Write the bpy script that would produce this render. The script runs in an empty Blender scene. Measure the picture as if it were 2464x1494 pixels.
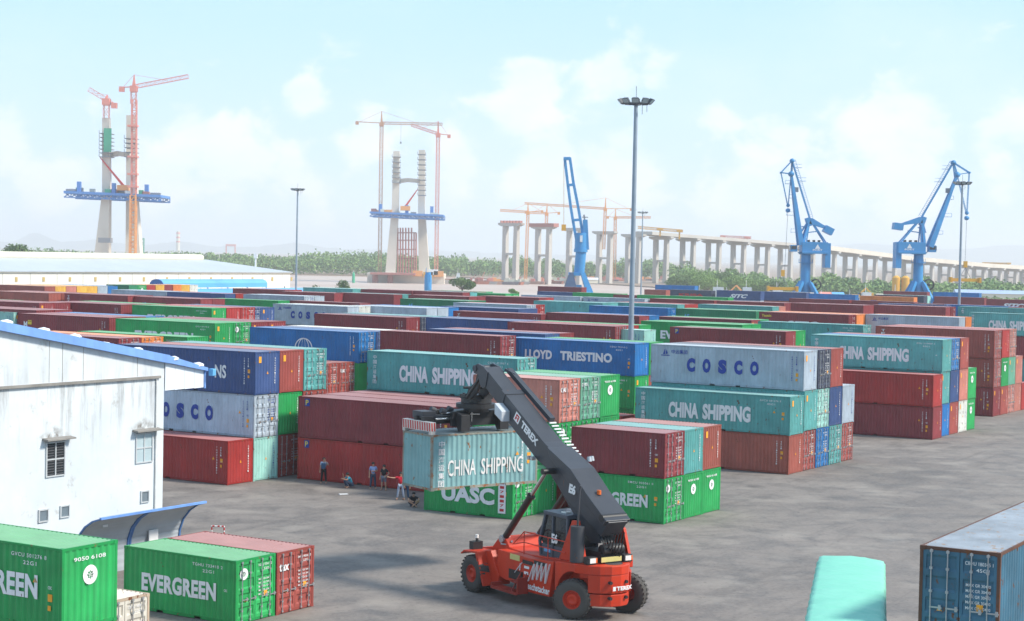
import bpy, math, random
from mathutils import Vector, Matrix
R=math.radians
sc=bpy.context.scene
COL=sc.collection
# ---------------------------------------------------------------- camera
FP,PITCH,ROLL,CH,YAW=4223.52,0.0314013,0.0200863,14.9266,0.554534
W0,H0=2463.0,1494.0
cp,sp=math.cos(PITCH),math.sin(PITCH); cr,sr=math.cos(ROLL),math.sin(ROLL)
fw=Vector((0,cp,-sp)); up0=Vector((0,sp,cp)); rt0=Vector((1,0,0))
RT=cr*rt0+sr*up0; UP=-sr*rt0+cr*up0
cam=bpy.data.cameras.new('camera'); cam_o=bpy.data.objects.new('camera',cam); COL.objects.link(cam_o)
cam.sensor_width=36; cam.lens=FP/W0*36; cam.clip_start=0.5; cam.clip_end=60000
M=Matrix.Identity(4)
for i in range(3): M[i][0]=RT[i]; M[i][1]=UP[i]; M[i][2]=-fw[i]
M[2][3]=CH; cam_o.matrix_world=M
sc.camera=cam_o
cam.dof.use_dof=True; cam.dof.focus_distance=88; cam.dof.aperture_fstop=2.4
# ---------------------------------------------------------------- sky, sun, exposure
ES=Vector((math.cos(YAW),-math.sin(YAW),0)); ET=Vector((math.sin(YAW),math.cos(YAW),0))   # yard axes
SUN_EL=R(43)
hd=(ES*math.cos(R(18))+ET*math.sin(R(18))).normalized()
SUND=Vector((hd.x*math.cos(SUN_EL),hd.y*math.cos(SUN_EL),math.sin(SUN_EL)))
sun=bpy.data.lights.new('sun','SUN'); sun.energy=3.15; sun.angle=R(9); sun.color=(1,.93,.82)
sun_o=bpy.data.objects.new('sun',sun); COL.objects.link(sun_o)
sun_o.rotation_euler=(-SUND).to_track_quat('-Z','Y').to_euler(); sun_o.location=(0,0,60)
wd=bpy.data.worlds.new('World'); sc.world=wd; wd.use_nodes=True
nt=wd.node_tree; nt.nodes.clear()
def nn(t,ty,**k):
    n=t.nodes.new(ty)
    for a,b in k.items(): setattr(n,a,b)
    return n
def setin(n,**k):
    for a,b in k.items():
        n.inputs[a.replace('_',' ')].default_value=b
    return n
sky=nn(nt,'ShaderNodeTexSky',sky_type='NISHITA',sun_disc=False)
sky.sun_elevation=SUN_EL; sky.sun_rotation=math.atan2(SUND.x,SUND.y)
sky.air_density=1.0; sky.dust_density=0.6; sky.ozone_density=2.2
tc=nn(nt,'ShaderNodeTexCoord')
def ramp(t,f,stops,interp='LINEAR'):
    r=nn(t,'ShaderNodeValToRGB'); r.color_ramp.interpolation=interp
    e=r.color_ramp.elements
    while len(e)<len(stops): e.new(.5)
    for i,(p,c) in enumerate(stops):
        e[i].position=p; e[i].color=(c,c,c,1) if not isinstance(c,tuple) else (*c,1)
    t.links.new(f,r.inputs[0]); return r.outputs[0]
def noise(t,vec,scale,detail=4,rough=.5,dist=0):
    n=nn(t,'ShaderNodeTexNoise'); n.inputs['Scale'].default_value=scale; n.inputs['Detail'].default_value=detail
    n.inputs['Roughness'].default_value=rough; n.inputs['Distortion'].default_value=dist
    if vec is not None: t.links.new(vec,n.inputs['Vector'])
    return n.outputs[0]
def mapping(t,vec,scale=(1,1,1),loc=(0,0,0)):
    m=nn(t,'ShaderNodeMapping'); m.inputs['Scale'].default_value=scale; m.inputs['Location'].default_value=loc
    t.links.new(vec,m.inputs['Vector']); return m.outputs[0]
def math_(t,op,a,b=None,clamp=False):
    m=nn(t,'ShaderNodeMath',operation=op); m.use_clamp=clamp
    for i,v in enumerate((a,b)):
        if v is None: continue
        if isinstance(v,(int,float)): m.inputs[i].default_value=v
        else: t.links.new(v,m.inputs[i])
    return m.outputs[0]
def mixc(t,f,a,b,mode='MIX'):
    m=nn(t,'ShaderNodeMix',data_type='RGBA',blend_type=mode)
    for s,v in ((0,f),(6,a),(7,b)):
        if isinstance(v,(int,float)): m.inputs[s].default_value=v if s==0 else (v,v,v,1)
        elif isinstance(v,tuple): m.inputs[s].default_value=(*v,1)
        else: t.links.new(v,m.inputs[s])
    return m.outputs[2]
SKYK=0.15
skc=mixc(nt,1.0,sky.outputs[0],(SKYK,SKYK,SKYK),'MULTIPLY')
# thin milky veil, then small cumulus low over the horizon
gv=tc.outputs['Generated']
sep=nn(nt,'ShaderNodeSeparateXYZ'); nt.links.new(gv,sep.inputs[0])
el=sep.outputs[2]
c1=noise(nt,mapping(nt,gv,(1,1,1.35),(3.1,0.4,0.2)),24,10,.56,.25); c2=noise(nt,mapping(nt,gv,(1,1,2.2),(1.7,5.2,.9)),5,6,.6)
big=noise(nt,mapping(nt,gv,(1,1,1.6),(.6,2.2,.1)),9,3,.5)
PUFF=[(1480,200,.036),(1560,185,.022),(1250,245,.026),(2040,285,.034),(2150,400,.058),(2010,430,.045),(1800,440,.045),(1500,400,.036),(1300,400,.026),(450,300,.034),(520,320,.026),(560,430,.046),(380,420,.036),(900,385,.034),(1090,390,.026),(2420,290,.034),(2370,400,.03),(10,350,.026),(730,250,.016),(1730,300,.018),(700,440,.03),(120,450,.03),(-250,380,.06),(2750,350,.07),(3200,280,.09),(-600,300,.08)]
acc=None
for (px_,py_,r_) in PUFF:                      # where the cumulus heads stand in the sky
    X_=(px_-1231.5)/4223.5; E_=(614+.0203*(px_-1231)-py_)/4223.5; n_=math.sqrt(X_*X_+1+E_*E_)
    d_=nn(nt,'ShaderNodeVectorMath',operation='DISTANCE'); nt.links.new(gv,d_.inputs[0]); d_.inputs[1].default_value=(X_/n_,1/n_,E_/n_)
    v_=math_(nt,'SUBTRACT',1.0,math_(nt,'DIVIDE',d_.outputs['Value'],r_*1.12),True)
    acc=v_ if acc is None else math_(nt,'MAXIMUM',acc,v_)
dens=math_(nt,'ADD',math_(nt,'ADD',math_(nt,'MULTIPLY',c1,.85),math_(nt,'MULTIPLY',big,.15)),math_(nt,'MULTIPLY',acc,.30))
cum=ramp(nt,dens,[(.575,0.0),(.735,1.0)],'EASE')
veil=ramp(nt,c2,[(.42,0.0),(.8,.5)],'EASE')
milk=ramp(nt,el,[(0.0,(.50,.59,.68)),(0.05,(.44,.57,.70)),(.15,(.335,.53,.71)),(.3,(.30,.50,.71)),(1.0,(.38,.49,.63))])
s1=mixc(nt,ramp(nt,el,[(0,.95),(.2,.85),(1,.75)]),skc,milk)
s2=mixc(nt,math_(nt,'MULTIPLY',veil,ramp(nt,el,[(0,1),(.12,.8),(.3,.35)])),s1,(.56,.65,.70))
shade=noise(nt,mapping(nt,gv,(1,1,2),(0,0,.03)),22,5)
ccol=mixc(nt,ramp(nt,shade,[(.35,0),(.65,1)]),(.60,.66,.71),(.72,.71,.69))
s3=mixc(nt,math_(nt,'MULTIPLY',cum,.72),s2,ccol)
bg=nn(nt,'ShaderNodeBackground'); bg.inputs[1].default_value=1.0
nt.links.new(s3,bg.inputs[0]); wo=nn(nt,'ShaderNodeOutputWorld'); nt.links.new(bg.outputs[0],wo.inputs[0])
vs=sc.view_settings; vs.view_transform='Standard'; vs.look='None'; vs.gamma=1; vs.use_curve_mapping=False; vs.exposure=0.72
sc.cycles.max_bounces=6; sc.cycles.diffuse_bounces=3; sc.cycles.glossy_bounces=3; sc.cycles.transmission_bounces=3
sc.cycles.volume_bounces=1; sc.cycles.use_adaptive_sampling=True; sc.cycles.caustics_reflective=False; sc.cycles.caustics_refractive=False
sc.cycles.use_denoising=True
# ---------------------------------------------------------------- projection helpers (photo px in a 2463-wide frame)
def ray(x,y):
    dx,dy=x-W0/2,y-H0/2
    a=dx*cr+dy*sr; b=-dx*sr+dy*cr
    X=a; Y=FP*cp-b*sp; Z=-FP*sp-b*cp
    return Vector((X/Y,1,Z/Y))
def at(x,y,Y):
    r=ray(x,y); return Vector((r.x*Y,Y,CH+r.z*Y))
def at_z(x,y,z=0):
    r=ray(x,y); return at(x,y,(z-CH)/r.z)
# ---------------------------------------------------------------- object helpers
def tag(o,label=None,cat=None,group=None,kind=None):
    if label: o['label']=label
    if cat: o['category']=cat
    if group: o['group']=group
    if kind: o['kind']=kind
    return o
def empty(name,loc=(0,0,0),rz=0,label=None,cat=None,group=None):
    o=bpy.data.objects.new(name,None); COL.objects.link(o); o.location=loc; o.rotation_euler=(0,0,rz)
    o.empty_display_size=.3
    return tag(o,label,cat,group)
def link(name,me,m=None,parent=None,loc=None,rot=None,scale=None):
    o=bpy.data.objects.new(name,me); COL.objects.link(o)
    if m is not None:
        if len(me.materials)==0: me.materials.append(None)
        o.material_slots[0].link='OBJECT'; o.material_slots[0].material=m
    if parent is not None: o.parent=parent
    if loc is not None: o.location=loc
    if rot is not None: o.rotation_euler=rot
    if scale is not None: o.scale=scale
    return o
class MB:
    def __init__(s): s.v=[]; s.f=[]; s.sm=[]
    def add(s,vs,fs,smooth=False):
        n=len(s.v); s.v+=[tuple(v) for v in vs]; s.f+=[tuple(i+n for i in f) for f in fs]; s.sm+=[smooth]*len(fs); return s
    def hexa(s,p): return s.add(p,[(0,3,2,1),(4,5,6,7),(0,1,5,4),(1,2,6,5),(2,3,7,6),(3,0,4,7)])
    def box(s,x0,x1,y0,y1,z0,z1): return s.hexa([(x0,y0,z0),(x1,y0,z0),(x1,y1,z0),(x0,y1,z0),(x0,y0,z1),(x1,y0,z1),(x1,y1,z1),(x0,y1,z1)])
    def bar(s,a,b,w,h=None,w2=None,h2=None,ref=(0,0,1)):
        a=Vector(a);b=Vector(b);h=w if h is None else h; w2=w if w2 is None else w2; h2=h if h2 is None else h2
        d=(b-a).normalized(); r=Vector(ref)
        if abs(d.dot(r))>.98: r=Vector((1,0,0)) if abs(d.x)<.9 else Vector((0,1,0))
        x=d.cross(r).normalized(); y=x.cross(d)
        P=[]
        for c,ww,hh in ((a,w,h),(b,w2,h2)):
            for i,j in ((-1,-1),(1,-1),(1,1),(-1,1)): P.append(c+x*(i*ww/2)+y*(j*hh/2))
        return s.hexa(P)
    def tube(s,a,b,r,r2=None,n=12,smooth=True,caps=True):
        a=Vector(a);b=Vector(b); r2=r if r2 is None else r2
        d=(b-a).normalized(); q=Vector((0,0,1)) if abs(d.z)<.95 else Vector((1,0,0))
        x=d.cross(q).normalized(); y=d.cross(x)
        P=[]
        for c,rr in ((a,r),(b,r2)):
            for i in range(n):
                t=2*math.pi*i/n; P.append(c+x*(rr*math.cos(t))+y*(rr*math.sin(t)))
        s.add(P,[(i,(i+1)%n,n+(i+1)%n,n+i) for i in range(n)],smooth)
        if caps:
            s.add(P[:n],[tuple(range(n-1,-1,-1))]); s.add(P[n:],[tuple(range(n))])
        return s
    def prism(s,pts,axis,a,b):
        "extrude polygon pts (2D) along axis ('x','y','z') from a to b"
        def mk(p,t):
            return {'y':(p[0],t,p[1]),'x':(t,p[0],p[1]),'z':(p[0],p[1],t)}[axis]
        n=len(pts); V=[mk(p,a) for p in pts]+[mk(p,b) for p in pts]
        return s.add(V,[tuple(range(n)),tuple(range(2*n-1,n-1,-1))]+[(i,n+i,n+(i+1)%n,(i+1)%n) for i in range(n)])
    def rev(s,prof,n=24,c=(0,0,0),axis='z',smooth=True):
        V=[];m=len(prof)
        for i in range(n):
            t=2*math.pi*i/n
            for r,z in prof:
                x,y=r*math.cos(t),r*math.sin(t)
                V.append({'z':(c[0]+x,c[1]+y,c[2]+z),'y':(c[0]+x,c[1]+z,c[2]+y),'x':(c[0]+z,c[1]+x,c[2]+y)}[axis])
        return s.add(V,[(i*m+j,((i+1)%n)*m+j,((i+1)%n)*m+j+1,i*m+j+1) for i in range(n) for j in range(m-1)],smooth)
    def mesh(s,name):
        me=bpy.data.meshes.new(name); me.from_pydata(s.v,[],s.f); me.polygons.foreach_set('use_smooth',s.sm)
        me.update(); 
        import bmesh
        bm=bmesh.new(); bm.from_mesh(me); bmesh.ops.recalc_face_normals(bm,faces=bm.faces); bm.to_mesh(me); bm.free()
        return me
    def build(s,name,m=None,parent=None,loc=None,rot=None,bevel=0):
        o=link(name,s.mesh(name),m,parent,loc,rot)
        if bevel:
            b=o.modifiers.new('bevel','BEVEL'); b.width=bevel; b.segments=2; b.limit_method='ANGLE'; b.angle_limit=R(40)
        return o
# ---------------------------------------------------------------- materials
MATS={}
def newmat(name):
    m=bpy.data.materials.new(name); m.use_nodes=True; t=m.node_tree; b=t.nodes['Principled BSDF']; return m,t,b
def paint(name,c,rough=.5,var=.25,rust=0,dust=0,metal=0,streak=.15,bump=0,scale=1.0,rc=(.16,.055,.02),spec=.4,rand=.0):
    if name in MATS: return MATS[name]
    m,t,b=newmat(name)
    tcn=nn(t,'ShaderNodeTexCoord'); vec=tcn.outputs['Object']
    n1=noise(t,vec,.7*scale,5,.6); n2=noise(t,mapping(t,vec,(2.2*scale,2.2*scale,.16*scale)),1.5,5,.65)
    lo=tuple(x*(1-var) for x in c); hi=tuple(min(1,x*(1+var)) for x in c)
    col=mixc(t,ramp(t,n1,[(.3,0),(.7,1)]),lo,hi)
    st=ramp(t,n2,[(.45,0),(.8,1)])
    col=mixc(t,math_(t,'MULTIPLY',st,streak),col,tuple(x*.45+.05 for x in c))
    if dust:
        n3=noise(t,vec,1.3*scale,6,.65)
        g=sum(c)/3
        col=mixc(t,math_(t,'MULTIPLY',ramp(t,n3,[(.2,.5),(.8,1)]),dust),col,tuple(.5*x+.26+.1*g for x in c))
    if rust:
        n4=noise(t,mapping(t,vec,(1,1,.55)),3.1*scale,9,.68)
        f=ramp(t,n4,[(.70-rust*.22,0),(.735-rust*.2,1)])
        col=mixc(t,f,col,rc)
    if rand:
        oi=nn(t,'ShaderNodeObjectInfo')
        f=ramp(t,oi.outputs['Random'],[(0,1-rand),(1,1+rand)])
        col=mixc(t,1.0,col,f,'MULTIPLY')
    t.links.new(col,b.inputs['Base Color'])
    b.inputs['Roughness'].default_value=rough; b.inputs['Metallic'].default_value=metal
    b.inputs['Specular IOR Level'].default_value=spec*.8
    if bump:
        bn=nn(t,'ShaderNodeBump'); bn.inputs['Strength'].default_value=bump; bn.inputs['Distance'].default_value=.03
        t.links.new(noise(t,vec,9*scale,5),bn.inputs['Height']); t.links.new(bn.outputs[0],b.inputs['Normal'])
    MATS[name]=m; return m
def flat(name,c,rough=.6,metal=0,emit=0):
    if name in MATS: return MATS[name]
    m,t,b=newmat(name)
    vec=nn(t,'ShaderNodeTexCoord').outputs['Object']
    n1=noise(t,vec,2.5,5,.6)
    t.links.new(mixc(t,n1,tuple(x*.8 for x in c),tuple(min(1,x*1.15) for x in c)),b.inputs['Base Color'])
    b.inputs['Roughness'].default_value=rough; b.inputs['Metallic'].default_value=metal
    MATS[name]=m; return m
# container colours: side paint / roof (faded, dusty; sun and sky glare also paled into it)
CC={'M':((.25,.036,.042),'maroon'),'R':((.38,.030,.026),'red'),'B':((.34,.085,.06),'rust brown'),'E':((.34,.070,.055),'dull red'),'G':((.016,.34,.085),'bright green'),
 'D':((.015,.20,.085),'dark green'),'V':((.14,.38,.26),'faded green'),'T':((.10,.36,.345),'teal'),'S':((.40,.47,.54),'light grey'),
 'N':((.042,.085,.23),'navy blue'),'U':((.012,.16,.43),'blue'),'O':((.72,.22,.05),'orange'),'Y':((.80,.45,.07),'yellow'),
 'K':((.05,.06,.10),'near black'),'L':((.33,.62,.55),'pale teal'),'W':((.66,.66,.60),'white'),'P':((.52,.19,.145),'faded pink')}
CM={}
for k,(c,nm) in CC.items():
    g=(c[0]+c[1]+c[2])/3
    rust={'T':.35,'S':.18,'U':.2,'W':.5,'G':.1,'D':.15,'L':.3}.get(k,.20)
    side=paint('container paint '+nm,c,.42,.19,rust,.05,0,.36,rand=.14,rc=(.12,.05,.025))
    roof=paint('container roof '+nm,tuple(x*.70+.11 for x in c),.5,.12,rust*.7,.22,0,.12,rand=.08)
    frame=paint('container frame '+nm,tuple(x*.8 for x in c),.5,.2,min(.6,rust+.32),0,0,.25,rc=(.20,.085,.035))
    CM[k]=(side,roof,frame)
WHT=paint('white lettering',(.78,.78,.78),.5,.06,.18,streak=.25)
BLUL=flat('blue lettering',(.012,.045,.30)); REDL=flat('red lettering',(.5,.03,.03)); YELL=flat('yellow lettering',(.8,.6,.05)); DRKL=flat('dark lettering',(.05,.03,.08))
CYAL=flat('light blue lettering',(.12,.4,.7)); GALV=flat('galvanised steel',(.45,.46,.47),.4,.6); ORGS=flat('orange sticker',(.85,.36,.02))
TCOL={'w':WHT,'b':BLUL,'r':REDL,'y':YELL,'d':DRKL,'c':CYAL,'o':ORGS}
TXT={}
def text_mesh(s,w,h,bold=.0,shear=0,spacing=1.0):
    "flat lettering in the XZ plane facing -Y, lower-left at the origin, scaled to w x h"
    key=(s,round(w,3),round(h,3),bold,shear,spacing)
    if key in TXT: return TXT[key]
    cu=bpy.data.curves.new('t','FONT'); cu.body=s; cu.offset=bold; cu.shear=shear; cu.space_character=spacing; cu.resolution_u=3
    o=bpy.data.objects.new('t',cu); COL.objects.link(o)
    dg=bpy.context.evaluated_depsgraph_get(); dg.update()
    me=bpy.data.meshes.new_from_object(o.evaluated_get(dg))
    bpy.data.objects.remove(o); bpy.data.curves.remove(cu)
    xs=[v.co.x for v in me.vertices]; ys=[v.co.y for v in me.vertices]
    x0,x1,y0,y1=min(xs),max(xs),min(ys),max(ys)
    vs=[((v.co.x-x0)/(x1-x0)*w,0,(v.co.y-y0)/(y1-y0)*h) for v in me.vertices]
    fs=[tuple(p.vertices) for p in me.polygons]
    bpy.data.meshes.remove(me)
    TXT[key]=(vs,fs); return TXT[key]
def put_text(mb,s,x,z,w,h,y=0,bold=.0,shear=0,spacing=1.0,vertical=False):
    vs,fs=text_mesh(s,w,h,bold,shear,spacing)
    mb.add([(x+a,y,z+c) for a,b,c in vs],fs)
def end_text(mb,s,y,z,w,h,x=0,bold=0):
    "lettering facing +X (y runs to the right)"
    vs,fs=text_mesh(s,w,h,bold)
    mb.add([(x,y+a,z+c) for a,b,c in vs],fs)
# ================================================================ GROUND, WATER, FAR LAND
def ground_mat():
    m,t,b=newmat('worn asphalt')
    vec=nn(t,'ShaderNodeTexCoord').outputs['Object']
    big=noise(t,vec,.06,6,.6,.3); mid=noise(t,vec,.42,7,.62,.4); fine=noise(t,vec,5,5,.7)
    c=mixc(t,ramp(t,big,[(.3,0),(.7,1)]),(.160,.140,.126),(.240,.210,.186))
    # sweeping wheel tracks
    w=nn(t,'ShaderNodeTexWave'); w.inputs['Scale'].default_value=.10; w.inputs['Distortion'].default_value=9; w.inputs['Detail'].default_value=5; w.inputs['Detail Scale'].default_value=.9
    t.links.new(mapping(t,vec,(1,.55,1)),w.inputs['Vector'])
    c=mixc(t,math_(t,'MULTIPLY',ramp(t,w.outputs[1],[(.45,0),(.62,1),(.8,0)]),.16),c,(.09,.088,.09))
    for sc_,lo_,rot_ in (((.55,.05,1),.60,.5),((.06,.6,1),.62,-.35),((.4,.04,1),.63,-1.0)):
        mp=nn(t,'ShaderNodeMapping'); mp.inputs['Rotation'].default_value=(0,0,rot_); t.links.new(vec,mp.inputs['Vector'])
        c=mixc(t,ramp(t,noise(t,mapping(t,mp.outputs[0],sc_),1.6,7,.6,.8),[(lo_-.08,0),(lo_+.06,.42)]),c,(.095,.086,.08))
    c=mixc(t,ramp(t,mid,[(.47,0),(.68,.80)]),c,(.085,.076,.07))
    c=mixc(t,ramp(t,noise(t,vec,1.6,8,.7),[(.60,0),(.72,.75)]),c,(.055,.052,.05))
    c=mixc(t,ramp(t,noise(t,mapping(t,vec,(1,1,1),(7,3,0)),.28,6,.55),[(.52,0),(.70,.6)]),c,(.32,.285,.245))
    c=mixc(t,ramp(t,noise(t,vec,3.3,6,.65),[(.60,0),(.69,.75)]),c,(.06,.055,.052)); c=mixc(t,math_(t,'MULTIPLY',ramp(t,fine,[(.35,0),(.65,1)]),.32),c,(.31,.28,.255))
    t.links.new(c,b.inputs['Base Color']); 
    t.links.new(ramp(t,mid,[(.4,.85),(.75,.55)]),b.inputs['Roughness']); b.inputs['Specular IOR Level'].default_value=.3
    bn=nn(t,'ShaderNodeBump'); bn.inputs['Strength'].default_value=.25; bn.inputs['Distance'].default_value=.02
    t.links.new(fine,bn.inputs['Height']); t.links.new(bn.outputs[0],b.inputs['Normal'])
    return m
GM=ground_mat()
def poly(name,pts,z,mat_,thick=0,kind='structure'):
    mb=MB()
    if thick: mb.prism(pts,'z',z-thick,z)
    else: mb.add([(x,y,z) for x,y in pts],[tuple(range(len(pts)))])
    return tag(mb.build(name,mat_),kind=kind)
poly('ground',[(-160,-60),(200,-60),(620,480),(300,600),(60,560),(-60,500),(-420,470),(-420,200)],0,GM,thick=5)
def water_mat():
    m,t,b=newmat('silty river water')
    vec=nn(t,'ShaderNodeTexCoord').outputs['Object']
    n=noise(t,mapping(t,vec,(.003,.012,1)),1,5,.6)
    t.links.new(mixc(t,ramp(t,n,[(.3,0),(.7,1)]),(.46,.35,.28),(.52,.42,.36)),b.inputs['Base Color'])
    b.inputs['Roughness'].default_value=.5; b.inputs['Specular IOR Level'].default_value=.2
    bn=nn(t,'ShaderNodeBump'); bn.inputs['Strength'].default_value=.5; bn.inputs['Distance'].default_value=.4
    t.links.new(noise(t,vec,.25,4),bn.inputs['Height']); t.links.new(bn.outputs[0],b.inputs['Normal'])
    return m
poly('water',[(-9000,-3000),(9000,-3000),(9000,17000),(-9000,17000)],-4,water_mat())
mud=paint('river mud',(.30,.22,.16),.8,.2,streak=0,scale=.05)
FX=lambda x,Y:(x-W0/2)/FP*Y
bank=[(-1800,1400),(0,1375),(900,1378),(1100,1420),(1230,1300),(1420,1240),(1560,1130),(1700,1000),(2000,930),(2463,900),(3600,860)]
bp=[(FX(x,Y),Y) for x,Y in bank]
poly('far_bank',bp+[(9000,860),(9000,15800),(-9000,15800),(-9000,1400)],-3.2,mud,thick=1.5)
# hills on the skyline
def hills():
    hm=flat('distant hill forest',(.05,.08,.07),.9)
    rnd=random.Random(5)
    mb=MB()
    def ridge(x0,x1,Y,prof,step=14):
        n=int((x1-x0)/step); top=[];
        V=[]
        for i in range(n+1):
            x=x0+(x1-x0)*i/n
            h=prof(x)
            hor=614+.0203*(x-1231)
            z=CH+h/FP*Y
            V+=[(FX(x,Y),Y,-5),(FX(x,Y),Y+150,z),(FX(x,Y),Y+900,-5)]
        F=[]
        for i in range(n):
            for k in range(2): F.append((3*i+k,3*i+3+k,3*i+4+k,3*i+1+k))
        mb.add(V,F,True)
    def nz(x,s,sd): 
        return sum(math.sin(x/s*f+sd*f*1.7)/f for f in (1,2.3,4.1,7.7))
    ridge(-300,1150,12500,lambda x:6+max(0,24*math.exp(-((x-70)/38)**2))+max(0,10*math.exp(-((x-210)/60)**2))+12*math.exp(-((x-700)/60)**2)+10*math.exp(-((x-420)/50)**2)+2.2*abs(nz(x,17,1)))
    ridge(1700,3100,13000,lambda x:max(2,46*math.exp(-((x-2060)/190)**2)+52*math.exp(-((x-2480)/260)**2)+1.5*nz(x,40,2)-4))
    ridge(1000,1900,13300,lambda x:4+1.0*abs(nz(x,30,3)))
    tag(mb.build('hills',hm),kind='structure')
hills()
# ---------------------------------------------------------------- foliage
def leaf_mat(name,c,v=.45):
    m,t,b=newmat(name)
    vec=nn(t,'ShaderNodeTexCoord').outputs['Object']
    oi=nn(t,'ShaderNodeNewGeometry')
    f=oi.outputs['Random Per Island']
    t.links.new(mixc(t,f,tuple(x*(1-v) for x in c),tuple(x*(1+v) for x in c)),b.inputs['Base Color'])
    b.inputs['Roughness'].default_value=.6; b.inputs['Specular IOR Level'].default_value=.25
    return m
LF=leaf_mat('mangrove leaves',(.17,.27,.07)); LF2=leaf_mat('dark tree leaves',(.10,.16,.05)); TRK=paint('bark',(.14,.1,.07),.9,.3)
def leaf(mb,p,s,rnd):
    a=rnd.uniform(0,6.28); d=Vector((rnd.gauss(0,1),rnd.gauss(0,1),rnd.gauss(.5,1))).normalized()
    q=d.orthogonal().normalized(); r=d.cross(q)
    q,r=q*math.cos(a)+r*math.sin(a),r*math.cos(a)-q*math.sin(a)
    mb.add([p+q*s,p+r*s*.6,p-q*s,p-r*s*.6],[(0,1,2,3)])
def crown(mb,c,rx,rz,n,s,rnd,lumps=7):
    L=[]
    for i in range(lumps):
        d=Vector((rnd.gauss(0,1),rnd.gauss(0,1),rnd.gauss(.1,.8))).normalized()
        L.append((Vector((d.x*rx*.6,d.y*rx*.6,d.z*rz*.55)),rnd.uniform(.35,.6)))
    for i in range(n):
        o,k=rnd.choice(L)
        d=Vector((rnd.gauss(0,1),rnd.gauss(0,1),rnd.gauss(.15,1))).normalized()*rnd.uniform(.72,1.05)
        leaf(mb,Vector(c)+o+Vector((d.x*rx*k,d.y*rx*k,d.z*rz*k)),s*rnd.uniform(.6,1.3),rnd)
def forest():
    rnd=random.Random(3); mb=MB()
    def Yb(x):
        for (a,ya),(b,yb) in zip(bank,bank[1:]):
            if a<=x<=b: return ya+(yb-ya)*(x-a)/(b-a)
        return bank[-1][1]
    for i in range(3400):
        x=rnd.uniform(-60,2530); k=rnd.random()**1.5
        Y=Yb(x)+12+k*260
        if 1120<x<1620: Y=1480+k*250
        h=12+2.2*math.sin(x/47.)+1.6*math.sin(x/13.)+rnd.uniform(-2,2)
        if x<1120: h=15.5+1.5*math.sin(x/60.)+rnd.uniform(-1.5,1.5)
        if 560<x<720: h*=.85
        if x<560: h*=.8
        if x>1620: h=11+3*math.sin(x/31.)+2*math.sin(x/9.)+rnd.uniform(-2.5,1.5)
        if x>1760: h*=.62
        if Y<Yb(x)+30: h*=.7
        w=rnd.uniform(3.5,6)
        crown(mb,(FX(x,Y),Y,-3+h*.52),w,h*.62,46,1.05,rnd,5)
    tag(mb.build('mangrove_forest',LF),'dense green mangrove forest lining the far river bank','forest',kind='stuff')
    mb=MB()
    for i in range(420):                # low scrub strip at far right shore
        x=rnd.uniform(2180,2540); Y=rnd.uniform(760,880)
        crown(mb,(FX(x,Y),Y,-3),rnd.uniform(2,4),rnd.uniform(1.5,3.2),22,.8,rnd,4)
    tag(mb.build('riverside_scrub',LF),'bright green scrub on the muddy shore at right','scrub',kind='stuff')
    mud2=poly('mud_flat',[(FX(2120,740),740),(FX(2560,700),700),(FX(2700,960),960),(FX(2000,960),960)],-3.0,mud,thick=1.2)
forest()
def tree(label,x,y,Y,rx,h,n=900,mat_=LF2,s=.35,name='broadleaf_tree',zb=0,lumps=9):
    rnd=random.Random(int(x*7+y))
    p=at(x,y,Y); root=empty(name,(p.x,p.y,zb),0,label,'tree','trees around the yard and shore')
    t=MB(); t.tube((0,0,-.3),(0,0,h*.45),.28*rx/3,.16*rx/3,8)
    for i in range(6):
        a=i*1.05; t.tube((0,0,h*.3),(math.cos(a)*rx*.55,math.sin(a)*rx*.55,h*(.55+.2*rnd.random())),.12*rx/3,.04,6)
    t.build('trunk',TRK,root)
    mb=MB(); crown(mb,(0,0,h*.62),rx,h*.42,n,s,rnd,lumps); mb.build('crown',mat_,root)
    return root
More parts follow.
